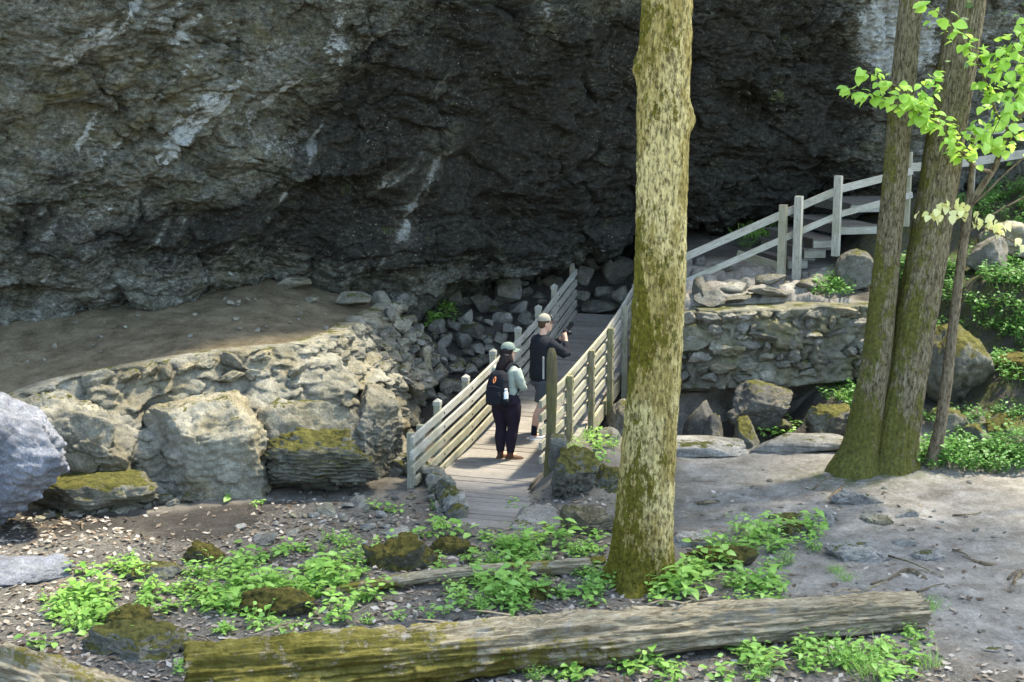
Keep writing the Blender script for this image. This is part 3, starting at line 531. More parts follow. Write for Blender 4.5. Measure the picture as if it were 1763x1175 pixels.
def wall_core(root, top, drop, out, mat, thick=0.35, seed=0, name='mortar', rugged=False):
    L = np.concatenate(([0], np.cumsum(np.linalg.norm(np.diff(top[:, :2], axis=0), axis=1)))); n = int(L[-1] / 0.035) + 2; ss = np.linspace(0, L[-1], n)
    P = np.stack([np.interp(ss, L, top[:, i]) for i in range(3)], 1); dd = np.interp(ss, L, drop); q = np.gradient(P, axis=0); q[:, 2] = 0; q /= np.linalg.norm(q, axis=1)[:, None]
    N = np.stack([q[:, 1], -q[:, 0], 0 * q[:, 0]], 1); m = 90 if rugged else 48; t = np.linspace(0, 1, m)
    V = P[:, None] + N[:, None] * (out * t[None, :, None] * dd[:, None, None] * ((1.4 - 0.4 * t[None, :, None]) if rugged else 1.0) - 0.03) - np.array((0, 0, 1)) * (t[None, :] * dd[:, None])[..., None]
    Vf = V.reshape(-1, 3); Nf = np.repeat(N, m, 0); w1, w2, cid = worley(Vf * np.array((4.5, 4.5, 7.5)), seed + 3)
    fo, fe, _i = facets(Vf * np.array((1.5, 1.5, 2.1)) + 0.3 * fbm(Vf * 2, 3, seed)[:, None], seed + 5, 0.7); fo2, fe2, _i = facets(Vf * np.array((4.5, 4.5, 7.5)) + 0.3 * fbm(Vf * 4, 2, seed)[:, None], seed + 6, 0.8)
    kk = np.tile(np.minimum(1, 0.25 + t * 2), n) if rugged else 0.55
    Vf = Vf + Nf * (0.03 * fbm(Vf * 3, 3, seed) + 0.03 * fbm(Vf * 12, 4, seed + 1) + kk * (0.30 * fo - 0.05 * np.exp(-fe * 20)) + 0.07 * fo2 - 0.02 * np.exp(-fe2 * 12))[:, None]
    bk = (P - N * thick + np.array((0, 0, 0.0)))[:, None]; V = np.concatenate([bk, Vf.reshape(n, m, 3), (P - N * thick - np.array((0, 0, 1)) * dd[:, None])[:, None]], 1)
    return mk(name, V.reshape(-1, 3), grid_faces(n, m + 2), MAT[mat], root)
wt = WT[1:].copy(); wt[:, 2] += 0.02
MAT['mortar'] = rock_mat('old mortar', (0.16, 0.145, 0.11), (0.29, 0.27, 0.21), (0.40, 0.38, 0.31), warm=(0.22, 0.19, 0.08), warm_amt=0.5, moss=0.1, stain=0.25)
MAT['mortar_grey'] = rock_mat('grey mortar', (0.17, 0.155, 0.10), (0.30, 0.28, 0.20), (0.42, 0.40, 0.30), warm=(0.27, 0.235, 0.09), warm_amt=0.6, moss=0.2, stain=0.3)
lw = tag(empty('stone_wall', (wt[4][0], wt[4][1] - 0.4, 0)), 'curved dry stone terrace wall holding the earth shelf under the cliff', 'wall')
ldrop = np.array([1.2, 1.35, 1.5, 1.6, 1.7, 1.75, 1.75, 1.75, 1.6, 1.4, 1.2])
wall_core(lw, wt, ldrop, 0.5, 'rock_tan', 0.3, 2, 'bedrock_face', True)
Lw = np.concatenate(([0], np.cumsum(np.linalg.norm(np.diff(wt[:, :2], axis=0), axis=1))))
lim = lambda s, d: d < np.interp(s, Lw, [0.1, 0.1, 0.1, 0.12, 0.2, 0.42, 0.5, 0.6, 1.25, 1.2, 1.1])
nl = wall_stones(lw, wt, ldrop, 0.66, 1.3, ('rock_tan', 'rock_tan', 'rock'), 9, (0.16, 0.30), vis=lim, relief=1.35)
wr = tag(empty('stone_wall', (4.2, 22.3, 0)), 'mortared rubble retaining wall behind the twin-trunked tree', 'wall')
rt = np.array([(2.42, 23.6, 1.5), (2.55, 22.9, 1.5), (2.95, 22.52, 1.56), (3.6, 22.5, 1.58), (4.4, 22.52, 1.62), (5.2, 22.56, 1.66), (6.1, 22.62, 1.66)])
rdrop = np.array([1.5, 1.35, 1.2, 1.22, 1.25, 1.2, 1.15])
wall_core(wr, rt, rdrop, 0.12, 'mortar_grey', 0.75, 7)
nr = wall_stones(wr, rt, rdrop - 0.12, 0.12, 1.15, ('rock', 'rock_tan', 'rock_talus'), 17, (0.12, 0.27), relief=0.95, keep=0.68)
print('wall stones', nl, nr)
# ------------------------------------------------------------------ low kerb of stones along the dirt path, down to the bridge
kb = tag(empty('stone_kerb', G(560, 830, 0)), 'low kerb of rough stones edging the dirt path up to the bridge', 'kerb')
KP = smooth_path([G(u, v, 0) for u, v in ((70, 893), (160, 885), (250, 872), (340, 862), (420, 846), (520, 828), (620, 812), (700, 806), (745, 828), (775, 862), (790, 880))], 60)
for i in range(0, 60):
    p = KP[i]; f = i / 59; s = (0.09 + 0.035 * f + 0.02 * (f > 0.62)) * r.uniform(0.7, 1.3); w = r.uniform(0.75, 1.15) * s
    hh = s * (0.55 + 0.6 * f)
    inst('stone', wall_var(('rock_tan', 'rock_talus', 'rock_moss')[i % 3], i % 10), (p[0], p[1] + r.normal() * 0.03, hz(p[0], p[1]) + hh * 0.35), (r.uniform(-.2, .2), r.uniform(-.2, .2), r.uniform(-.3, .3) + math.atan2(*(KP[min(i + 1, 59)] - KP[max(i - 1, 0)])[1::-1])), (w * 1.25, w * 0.9, hh), kb)
    if f > 0.45: inst('stone', wall_var(('rock_tan', 'rock_moss', 'rock_talus')[i % 3], (i + 5) % 10), (p[0] - 0.05, p[1] + 0.10, hz(p[0], p[1]) + hh * 0.95), (r.uniform(-.3, .3), r.uniform(-.3, .3), r.uniform(0, 6)), (w, w * 0.8, hh * 0.7), kb)
# ------------------------------------------------------------------ mossy stone heap at the right bridge post
boulder('boulder', 945, 772, 1035, 866, 17.75, 0.9, 'rock_moss', 'mossy layered stone heap at the foot of the tall bridge post', 203, 5, (0, 0, 0.2), 3.2, 9, 0.14, 0.14)
boulder('boulder', 1000, 800, 1085, 862, 17.85, 0.8, 'rock_moss', 'mossy stone under the grass bank behind the pale-barked trunk', 209, 5, (0, 0, -0.2), 3.5, 8, 0.13, 0.1)
boulder('boulder', 944, 748, 978, 800, 18.25, 0.3, 'rock', 'upright grey block stone touching the tall bridge post', 213, 4, (0, 0, 0), 6, 5, 0.07, 0.0)
boulder('boulder', 1022, 736, 1068, 775, 19.7, 0.5, 'rock', 'rounded stone on the grass bank below the railing', 217, 4, (0, 0, 0.4), 3, 6, 0.08)
boulder('boulder', 1045, 690, 1125, 765, 22.0, 0.8, 'rock', 'grey wedge boulder in the dark gap under the right bridge railing', 221, 5, (0, 0.3, 0.2), 3.2, 8, 0.09)
boulder('boulder', 950, 872, 1075, 940, 16.1, 0.6, 'rock_spongy', 'pitted honeycomb rock beside the pale-barked trunk', 227, 6, (0, 0.1, 0.1), 4, 6, 0.16, 0.16)
boulder('boulder', 870, 880, 965, 912, 16.5, 0.7, 'rock_pale', 'flat pale step stone at the near end of the bridge', 231, 4, (0, 0, 0.1), 5, 4, 0.05, 0.0, cat='stone')
# pale ledge at the creek edge
led = [G(u, v, 0.03) for u, v in ((1150, 772), (1230, 774), (1310, 772), (1390, 770), (1462, 764))]
boulder('rock_ledge', 1105, 756, 1290, 790, 19.75, 0.75, 'rock_pale', 'long pale limestone ledge along the creek edge', 241, 5, (0, 0.01, 0.02), 7, 5, 0.05, 0.02, cat='ledge')
boulder('rock_ledge', 1270, 752, 1465, 784, 19.95, 0.7, 'rock_pale', 'pale limestone ledge ending at the twin trunks', 243, 5, (0, 0.01, 0.04), 7, 5, 0.06, 0.02, cat='ledge')
# stones lying in the right path
for k, (u0, v0, u1, v1, mat, lab) in enumerate([(1435, 835, 1532, 868, 'rock_dust', 'flat mossy stone in the dirt path before the twin trunks'), (1535, 866, 1577, 894, 'rock_pale', 'smooth pale stone beside the flat mossy stone'), (1380, 862, 1450, 908, 'rock_dust', 'jagged grey rock standing in the dirt path'), (1325, 872, 1382, 900, 'rock_moss', 'low mossy rock beside the jagged grey rock'),
        (1485, 872, 1545, 904, 'rock_tan', 'broken tan rock in the dirt path'), (1425, 920, 1540, 965, 'rock_dust', 'wide flat ledge rock sunk in the path'), (1535, 922, 1582, 945, 'rock_dust', 'small wedge of rock on the flat path ledge'), (1548, 942, 1625, 964, 'rock_dust', 'thin slab flush with the path'),
        (1155, 905, 1260, 945, 'rock_dust', 'grey rock beside the pale-barked trunk on the path side'), (1170, 915, 1300, 975, 'rock_fullmoss', 'long moss covered root-like rock among green plants'), (1660, 1105, 1745, 1122, 'rock_dust', 'small flat stone flush with the right path'), (1330, 888, 1400, 930, 'rock_moss', 'mossy rock at the back of the plant clump')]):
    p = hit((u0 + u1) / 2, v1); v0 += 0.3 * (v1 - v0); boulder('rock', u0 - 6, v0, u1 + 6, v1, p[1] + 0.12, (u1 - u0) / 150 * 0.62, mat, lab, 251 + k * 2, 5, (0.1, 0.1 * (k % 3 - 1), 0.2), 3.0, 7, 0.16, 0.08, cat='rock', sink=0.9)
# mossy rocks of the foreground
for k, (u0, v0, u1, v1, mat, lab) in enumerate([(622, 905, 760, 985, 'rock_fullmoss', 'dark moss covered rock rising among the green plants'), (740, 918, 830, 960, 'rock_fullmoss', 'low mossy rock joined to the dark mossy rock'), (315, 925, 390, 975, 'rock_fullmoss', 'mossy rock with a pale face by the dirt path'), (215, 968, 325, 1000, 'rock_moss', 'flat mossy slab among plants beside the dirt path'),
        (415, 1000, 545, 1062, 'rock_fullmoss', 'broad low mossy rock in the plant bed'), (185, 1035, 275, 1090, 'rock_fullmoss', 'yellowish mossy rock near the corner log'), (128, 1065, 330, 1130, 'rock_moss', 'flat leaf covered slab before the mossy log end'), (-60, 958, 180, 1000, 'rock_blue', 'pale sunlit ledge rock at the left path edge'),
        (310, 1005, 380, 1030, 'rock_moss', 'small mossy stone between plant clumps'), (525, 960, 600, 985, 'rock_fullmoss', 'half hidden mossy stone behind ferny plants'), (895, 1000, 960, 1040, 'rock_fullmoss', 'mossy hump beside the base of the pale-barked trunk')]):
    p = hit((u0 + u1) / 2, v1); v0 += 0.12 * (v1 - v0); boulder('rock', u0 - 4, v0, u1 + 4, v1, p[1] + 0.18, (u1 - u0) / 170 * 0.7, mat, lab, 281 + k * 2, 5, (0.1, 0.1 * (k % 3 - 1), 0.2), 2.6, 7, 0.15, 0.05, cat='rock', sink=0.7)
# scattered stones on the bare bank left of the bridge
for k in range(70):
    u, v = r.uniform(400, 770), r.uniform(845, 940)
    if v > 960 - (u - 400) * 0.09 or v < 905 - (u - 400) * 0.2: continue
    w = r.choice((12, 18, 26, 40), p=(0.4, 0.3, 0.2, 0.1)) * r.uniform(0.8, 1.3); put_rock(u, v, w, w * r.uniform(0.35, 0.6), ('rock_tan', 'rock', 'rock_pale')[k % 3], k, 'loose pale stone on the bare bank before the bridge', 'stones on the bare bank', 0.45, 'stone')
for k in range(40):
    u, v = r.uniform(1180, 1760), r.uniform(800, 1170)
    w = r.uniform(5, 14); put_rock(u, v, w, w * 0.5, ('rock_tan', 'rock')[k % 2], k, 'pebble lying on the bare right path', 'pebbles of the right path', 0.4, 'pebble')
for k in range(46):
    u = r.uniform(0, 690); v = np.interp(u, (0, 400, 690), (600, 530, 560)) + r.uniform(-25, 40); w = r.uniform(4, 13)
    put_rock(u, v, w, w * 0.6, ('rock_tan', 'rock')[k % 2], k, 'small stone on the earth shelf under the cliff', 'stones of the earth shelf', 0.4, 'pebble')
for k, (u, v, w, h) in enumerate([(600, 522, 70, 26), (655, 520, 40, 30), (540, 520, 26, 14), (700, 500, 40, 24), (560, 490, 60, 16), (505, 492, 70, 18)]):
    put_rock(u, v, w, h, 'rock_tan', k + 3, 'tan rock at the back of the earth shelf where it meets the cliff', 'tan rocks at the back of the shelf', 0.3)
# rough rock top behind the retaining wall
for k, (u, v, w, h) in enumerate([(1225, 512, 60, 34), (1270, 492, 70, 26), (1205, 490, 40, 36), (1320, 480, 60, 22), (1190, 540, 50, 24), (1260, 530, 60, 18), (1330, 520, 80, 16), (1385, 485, 50, 20), (1205, 448, 30, 22), (1180, 452, 26, 26), (1240, 455, 40, 18)]):
    put_rock(u, v, w, h, ('rock', 'rock_dark')[k in (2,)], k + 2, 'rough grey rock on top of the retaining wall below the handrail', 'rocks topping the retaining wall', 0.95)
# ------------------------------------------------------------------ weathered wood
def wood_mat(name, lo, mid, hi, green=0.3, rand=0.25, greencol=(0.155, 0.155, 0.075)):
    m = NT(name); U = m.pos((1.2, 26, 1), uv=True); P = m.pos()
    g = m.noise(U, 3.0, 6, 0.65, 0.3); n = m.noise(P, 2.5, 5, 0.6)
    c = m.ramp(g, [(0.25, lo), (0.5, mid), (0.75, hi)])
    c = m.mix(m.math('MULTIPLY', m.ramp(n, [(0.45, 0), (0.65, 1)]), green), c, greencol)
    c = m.mix(m.math('MULTIPLY', m.ramp(m.noise(P, 14, 5, 0.7), [(0.55, 0), (0.68, 1)]), 0.5), c, m.mix(0.7, c, (0.04, 0.035, 0.025)))
    c = m.mix(m.math('MULTIPLY', m.rnd(), rand), c, m.mix(0.6, c, (0.05, 0.045, 0.035)))
    b = m.bump(g, 0.5, 0.01); b = m.bump(m.noise(P, 40, 4, 0.6), 0.2, 0.01, b)
    return m.done(c, b, 0.8)
MAT['rail'] = wood_mat('weathered rail wood', (0.15, 0.135, 0.09), (0.30, 0.28, 0.205), (0.46, 0.44, 0.35), 0.5)
MAT['rail_white'] = wood_mat('bleached rail wood', (0.17, 0.16, 0.13), (0.345, 0.33, 0.283), (0.51, 0.495, 0.435), 0.35, 0.35)
MAT['post_green'] = wood_mat('algae stained post wood', (0.10, 0.085, 0.05), (0.22, 0.2, 0.12), (0.38, 0.35, 0.25), 0.7, 0.2, (0.10, 0.11, 0.015))
MAT['post_dark'] = wood_mat('dark mossy post wood', (0.035, 0.03, 0.018), (0.09, 0.075, 0.04), (0.19, 0.16, 0.09), 0.6, 0.1, (0.09, 0.09, 0.015))
MAT['plank'] = wood_mat('grey deck plank', (0.12, 0.105, 0.09), (0.22, 0.2, 0.175), (0.33, 0.31, 0.28), 0.0, 0.5)
MAT['step'] = wood_mat('dark stair tread', (0.06, 0.052, 0.045), (0.13, 0.115, 0.1), (0.22, 0.2, 0.175), 0.1, 0.4)
# footbridge -------------------------------------------------------
K = 0.3
def bl(y): return -1.2 + K * (y - 18.2)
def br(y): return 0.41 + K * (y - 18.8)
def deckz(y): return float(np.interp(y, (16, 18.5, 20, 21.2, 22.7, 24, 25, 26.2, 27), (-0.01, -0.06, -0.06, 0.0, 0.2, 0.44, 0.68, 1.0, 1.2)))
fb = tag(empty('footbridge', (-0.1, 18.2, -0.06)), 'timber footbridge with slatted railings climbing toward the cave mouth', 'bridge')
dirb = np.array((K, 1.0, 0)); dirb /= np.linalg.norm(dirb); acr = np.array((dirb[1], -dirb[0], 0))
y = 16.75; k = 0
while y < 26.1:
    w = 0.183; a = np.array((bl(y) + 0.02, y, deckz(y))); 
    wid = (max(br(y), 0.34) - bl(y)) * dirb[1] - 0.02; lo = -0.15 if y > 18.25 else (-0.96 + (18.2 - y) * 0.30 - bl(y)) * 0.96
    mid = a + acr * (lo + wid) / 2; half = (wid - lo) / 2 + (0.03 * math.sin(k * 12.9))
    sl = math.atan2(deckz(y + 0.1) - deckz(y - 0.1), 0.2)
    R = np.stack([acr, dirb * math.cos(sl) + np.array((0, 0, math.sin(sl))), np.cross(acr, dirb * math.cos(sl) + np.array((0, 0, math.sin(sl))))], 1)
    V, F = box(mid - np.array((0, 0, 0.02 + 0.004 * math.sin(k * 7.7))), (half, 0.0865, 0.02), R)
    L = np.array([(k * 3.7 + s * half, k * 1.3 + t * 0.08) for s in (-1, 1) for t in (-1, 1) for _ in (0, 1)])
    mk('plank', V, [tuple(q) for q in F], MAT['plank'], fb, smooth=False, uv=L); y += w * dirb[1]; k += 1
LR = [(-1.30, 17.85, 0.69), (-0.95, 19.03, 0.79), (-0.6, 20.19, 0.89), (-0.22, 21.47, 1.03), (0.17, 22.75, 1.16), (0.52, 23.93, 1.33), (0.82, 24.92, 1.55), (1.19, 26.15, 1.80)]
RR = [(0.38, 18.65, 0.99), (0.76, 19.97, 1.04), (1.14, 21.24, 1.17), (1.51, 22.48, 1.30), (1.83, 23.55, 1.49), (2.12, 24.50, 1.72), (2.42, 25.3, 2.0)]
def railing(Rt, side, nrail, matf):
    Rt = np.array(Rt)
    for q in range(nrail):
        for a, b in ((0, 3), (3, 5), (5, len(Rt) - 1)):
            P = Rt[a:b + 1].copy(); P[:, 2] -= 0.193 * q
            if side < 0 and a == 0: P[0] = P[0] + (P[1] - P[0]) * (0.0, -0.02, 0.0, 0.08, 0.16)[q]
            d0 = P[1] - P[0]; d1 = P[-1] - P[-2]; P[0] += d0 / np.linalg.norm(d0) * 0.003; P[-1] -= d1 / np.linalg.norm(d1) * 0.003
            V, F, uv = beam(P, 0.042, 0.102); mk('rail', V, F, matf(q, a), fb, smooth=False, uv=uv)
def post(P, s, z0, z1, mat, cap=None, parent=None, ang=0.29, name='post'):
    R = np.array(Euler((0, 0, -ang)).to_matrix()); V, F = box((P[0], P[1], (z0 + z1) / 2), (s, s, (z1 - z0) / 2), R)
    o_ = P[0] * 5.1
    uv = np.array([((z0 if z < 0 else z1) + o_, o_ + x * s + yy * 0.7 * s) for x in (-1, 1) for yy in (-1, 1) for z in (-1, 1)])
    p = mk(name, V, [tuple(q) for q in F], mat, parent, origin=(P[0], P[1], z0), smooth=False, uv=uv)
    if cap:
        h = s + 0.007; b = np.array([(-h, -h, z1 + 0.002), (h, -h, z1 + 0.002), (h, h, z1 + 0.002), (-h, h, z1 + 0.002), (-h, -h, z1 + 0.06), (h, -h, z1 + 0.06), (h, h, z1 + 0.06), (-h, h, z1 + 0.06), (0, 0, z1 + 0.10)])
        b[:, :2] = b[:, :2] @ R[:2, :2].T + np.array(P[:2]); 
        c = mk('cap', b, [(3, 2, 1, 0), (0, 1, 5, 4), (1, 2, 6, 5), (2, 3, 7, 6), (3, 0, 4, 7), (4, 5, 8), (5, 6, 8), (6, 7, 8), (7, 4, 8)], cap, p, smooth=False, uv=b[:, [2, 0]])
    return p
rng = random.Random(4)
railing(LR, -1, 5, lambda q, a: MAT['rail_white'] if (q < 2 or a > 0) else MAT['rail'])
railing(RR, 1, 5, lambda q, a: MAT['rail'] if a == 0 else MAT['rail_white'])
side = -acr * 0.075
for i, p in enumerate(LR):
    p = np.array(p)
    if i == 0: p = p + (np.array(LR[1]) - p) * 0.15
    post(p + side, 0.044, deckz(p[1]) - 0.5, p[2] + (0.0 if i in (0,) else 0.05), MAT['rail'], MAT['rail_white'] if i else None, fb)
p = (np.array(LR[0]) * 0.55 + np.array(LR[1]) * 0.45); post(p + side, 0.044, deckz(p[1]) - 0.5, p[2] - 0.01, MAT['rail'], None, fb)
for i, p in enumerate(RR):
    p = np.array(p)
    if i == 0: continue
    post(p - side, 0.044, deckz(p[1]) - 0.42, p[2] + 0.03, MAT['post_green'] if i < 4 else MAT['rail'], None, fb)
p = (np.array(RR[0]) * 0.3 + np.array(RR[1]) * 0.7); 
p = (np.array(RR[0]) * 0.72 + np.array(RR[1]) * 0.28); post(p - side * 0.95, 0.035, deckz(p[1]) - 0.2, p[2] - 0.06, MAT['rail'], None, fb)
for Rt, sg in ((LR, -1), (RR, 1)):
    P = np.array([(q[0], q[1], deckz(q[1]) - 0.05) for q in Rt[1:]]) + acr * (-0.02 if sg > 0 else 0.02); V, F, uv = beam(P, 0.05, 0.24); mk('stringer', V, F, MAT['rail'], fb, smooth=False, uv=uv)
V, F, _ = tube([(0, 0, 0), (0.008, 0, 0), (0.011, 0, 0)], [0.015, 0.015, 0.009], 8); MAT['bolt'] = NT('rusty bolt').done((0.06, 0.045, 0.035), None, 0.6); bolt_me = raw_mesh('bolt', V, F, MAT['bolt'], False)
for Rt, off, ks in ((LR, 0.021, range(1, 8)), (RR, 0.119, range(1, 6))):
    for i in ks:
        for q in range(5):
            b0 = np.array(Rt[i]) + acr * off - np.array((0, 0, 0.193 * q + 0.05)); inst('bolt', bolt_me, b0, (0, 0, math.atan2(acr[1], acr[0])), (1, 1, 1), fb)
# tall round mossy end post, with the edge of a small board on it
tp = D(945, 790, 18.45); tp[2] = hz(tp[0], tp[1]) - 0.15
n_ = 26; zz_ = np.linspace(0, D(948, 600, 18.45)[2] - tp[2], n_); Pt = np.stack([tp[0] + 0.012 * np.sin(zz_ * 2) + 0.02 * zz_, tp[1] + 0 * zz_, tp[2] + zz_], 1)
Rr = 0.07 + 0.006 * np.sin(zz_ * 5 + 1); Rr[-1] *= 0.55; Rr[-2] *= 0.9
V, F, uv = tube(Pt, Rr, 20); tpo = mk('end_post', V, F, MAT['post_dark'], None, uv=uv); tag(tpo, 'tall dark mossy round post at the right end of the bridge railing', 'post')
c = D(937, 634, tp[1]); V, F = box((tp[0] - 0.078, tp[1] + 0.01, c[2]), (0.011, 0.06, 0.14)); uvb = np.array([(x[2], x[1]) for x in V]); b_ = mk('board', V, [tuple(q) for q in F], MAT['rail_white'], tpo, smooth=False, uv=uvb); b_['label'] = 'pale board fixed to the side of the dark post'
# stairs -------------------------------------------------------------
st = tag(empty('staircase', (5.2, 25.0, 1.8)), 'wooden box steps climbing right from the rock shelf below the cliff', 'stairs')
def sbox(nm, x0, x1, y0, y1, z0, z1, mat):
    V, F = box(((x0 + x1) / 2, (y0 + y1) / 2, (z0 + z1) / 2), ((x1 - x0) / 2, (y1 - y0) / 2, (z1 - z0) / 2)); uv = np.array([(p[0] + p[2] * 0.3 + y0, p[1] + p[2]) for p in V]); return mk(nm, V, [tuple(q) for q in F], mat, st, smooth=False, uv=uv)
for i in range(5):
    u0, u1, vt = ((1354, 1384, 449), (1384, 1418, 432), (1401, 1436, 415), (1446, 1515, 393), (1486, 1570, 356))[i]
    a = D(u0, vt, 24.75); b = D(u1, vt, 24.75); z = a[2]; x1 = b[0]; x0 = a[0] - 0.06 if i < 3 else a[0]
    yb = 26.6 if i != 4 else 27.0; y0 = 24.75 if i != 4 else 25.5
    if i == 4: a = D(u0, vt, 25.5); b = D(u1, vt, 25.5); z = a[2]; x0, x1 = a[0], b[0] + 0.6
    sbox('edge_board', x0, x1, y0, y0 + 0.04, z - 0.13, z, MAT['rail_white'])
    sbox('riser', x0 - 0.003, x0 + 0.04, y0 + 0.043, yb, z - 0.14, z - 0.003, MAT['step'])
    t0 = y0 - 0.01
    while t0 < yb: sbox('tread', x0 - 0.02, max(x1, x0 + 0.5), t0, t0 + 0.25, z + 0.002, z + 0.034, MAT['step']); t0 += 0.258
V, F, uv = beam([D(1273, 428, 25.4), D(1340, 452, 24.9)], 0.06, 0.14); mk('edge_board', V, F, MAT['rail'], st, smooth=False, uv=uv)
st.rotation_euler = (0, 0, math.radians(14))
# handrail beside the stairs -----------------------------------------
hf = tag(empty('handrail_fence', (4.7, 24.5, 1.9)), 'pale two-rail wooden handrail climbing beside the stairs', 'fence')
TP = [D(1088, 490, 25.2), D(1175, 437, 24.35), D(1350, 360, 24.5), D(1445, 319, 24.7), D(1568, 288, 25.2)]
LP = [D(1100, 522, 25.2), D(1175, 481, 24.35), D(1350, 404, 24.5), D(1445, 363, 24.7), D(1568, 330, 25.2)]
for Pl, h in ((TP, 0.128), (LP, 0.105)):
    for a, b in ((0, 3), (3, 4)):
        V, F, uv = beam(np.array(Pl[a:b + 1]) + np.array((0, -0.065 if a else -0.06, 0)), 0.04, h); mk('rail', V, F, MAT['rail_white'], hf, smooth=False, uv=uv)
V, F, uv = beam([D(1562, 282, 25.6), D(1672, 272, 25.9), D(1763, 258, 26.1), D(1880, 240, 26.3)], 0.04, 0.15); mk('rail', V, F, MAT['rail_white'], hf, smooth=False, uv=uv)
V, F, uv = beam([D(1660, 226, 26.05), D(1763, 212, 26.3), D(1880, 200, 26.5)], 0.04, 0.13); mk('rail', V, F, MAT['rail_white'], hf, smooth=False, uv=uv)
for u, vt, vb, y, mt in ((1349, 353, 470, 24.44, 'rail'), (1376, 338, 466, 24.40, 'rail_white'), (1444, 303, 441, 24.62, 'rail_white'), (1566, 262, 390, 25.2, 'rail'), (1678, 222, 312, 25.95, 'rail_white')):
    a = D(u, vt, y); z0 = min(D(u, vb, y)[2], hz(a[0], a[1]) - 0.1 if u < 1400 or u > 1600 else 9)
    post(a + np.array((0, -0.0, 0)), 0.062 if u < 1500 else 0.05, z0, a[2], MAT[mt], None, hf, ang=0.5)
# ------------------------------------------------------------------ logs
def log_obj(name, P0, P1, R0, R1, seed, label, mossy, n=340, seg=110, bend=0.05, cat='log', hollow=True):
    P0, P1 = np.array(P0, float), np.array(P1, float); t = np.linspace(0, 1, n); P = P0 + (P1 - P0) * t[:, None]; P[:, 2] += bend * np.sin(t * 3.1) - bend * 0.5; P[:, 1] += bend * np.sin(t * 5 + seed)
    T, N, B = frames(P); R = R0 + (R1 - R0) * t; L = np.linalg.norm(P1 - P0); an = np.linspace(0, 2 * np.pi, seg, endpoint=False)
    A, TT = np.meshgrid(an, t); ca, sa = np.cos(A).ravel(), np.sin(A).ravel(); tl = TT.ravel() * L; rr = np.repeat(R, seg)
    q = np.stack([tl * 0.9, ca * 2.2, sa * 2.2], 1); q2 = np.stack([tl * 1.4, ca * 9, sa * 9], 1); q3 = np.stack([tl * 5, ca * 24, sa * 24], 1)
    w1, w2, cid = worley(np.stack([tl * 1.6, ca * 4.5, sa * 4.5], 1), seed)
    d = 0.36 * fbm(q, 4, seed) + 0.10 * fbm(q2, 4, seed + 1, 0.6) + 0.12 * fbm(np.stack([tl * 4.5, ca * 2.2, sa * 2.2], 1) + 9, 4, seed + 11, 0.6) + 0.07 * fbm(q3, 3, seed + 2) + 0.22 * (cid - 0.5) - 0.10 * np.clip(fbm(np.stack([tl * 0.7, ca * 12, sa * 12], 1), 3, seed + 4, 0.6, True) - 0.35, 0, 1) * 2 - 0.25 * np.clip(fbm(np.stack([tl * 1.1, ca * 2.5, sa * 2.5], 1) + 30, 3, seed + 9) - 0.18, 0, 1)
    rad = rr * (1 + d)
    ends = (1 - 0.0 * TT.ravel()); 
    V = np.repeat(P, seg, 0) + np.repeat(N, seg, 0) * (rad * ca)[:, None] + np.repeat(B, seg, 0) * (rad * sa)[:, None]
    jag = (np.minimum(TT, 1 - TT).ravel() < 0.5 / n) * 1.0; V += np.repeat(T, seg, 0) * (jag * 0.10 * fbm(np.stack([ca * 5, sa * 5, tl], 1), 2, seed + 7) * np.sign(TT.ravel() - 0.5))[:, None]
    F = [tuple(x) for x in grid_faces(n, seg, True)]
    c0 = len(V); V = np.vstack((V, P[0] + T[0] * 0.08, P[-1] - T[-1] * 0.10))
    F += [(c0, i, (i + 1) % seg) for i in range(seg)] + [(c0 + 1, (n - 1) * seg + (i + 1) % seg, (n - 1) * seg + i) for i in range(seg)]
    nzv = (np.repeat(N, seg, 0) * ca[:, None] + np.repeat(B, seg, 0) * sa[:, None])
    ms = mossy(TT.ravel(), nzv) ; ms = np.append(ms, (1, 0.2)); uv = np.vstack((np.stack([tl, A.ravel() * R0], 1), (0, 0), (L, 0)))
    return tag(mk(name, V, F, MAT['log'], None, uv=uv, attrs={'moss': ms}), label, cat)
def log_material():
    m = NT('rotting log'); U = m.pos((2.2, 15, 1), uv=True); P = m.pos()
    g = m.noise(U, 2.0, 10, 0.82, 1.0); n = m.noise(P, 2.4, 6, 0.7)
    c = m.ramp(g, [(0.28, (0.06, 0.043, 0.024)), (0.42, (0.26, 0.205, 0.125)), (0.56, (0.50, 0.43, 0.29)), (0.75, (0.68, 0.62, 0.48))])
    c = m.mix(m.ramp(m.noise(P, 5, 6, 0.7), [(0.56, 0), (0.66, 0.85)]), c, m.ramp(g, [(0.3, (0.09, 0.083, 0.072)), (0.65, (0.52, 0.50, 0.45))]))
    f = m.ramp(m.math('ADD', m.attr('moss'), m.math('MULTIPLY', m.math('SUBTRACT', m.noise(P, 3.5, 9, 0.8), 0.5), 2.4)), [(0.42, 0), (0.56, 1)])
    c = m.mix(f, c, m.ramp(m.noise(P, 7, 7, 0.75), [(0.3, (0.06, 0.054, 0.009)), (0.5, (0.19, 0.165, 0.035)), (0.7, (0.34, 0.285, 0.085))]))
    b = m.bump(g, 1.0, 0.05); b = m.bump(m.noise(P, 40, 6, 0.75), 0.8, 0.03, b); return m.done(c, b, 0.9)
MAT['log'] = log_material()
lg_ = log_obj('fallen_log', (-2.78, 11.42, 0.24), (3.98, 13.1, 0.16), 0.28, 0.18, 3, 'long rotting log, mossy at one end and bare pale wood at the other', lambda t, nv: 0.70 - 0.66 * sstep(0.25, 0.9, t) - 0.34 * np.clip(nv[:, 2], 0, 1) * sstep(0.1, 0.45, t))
rs_ = np.random.default_rng(31)
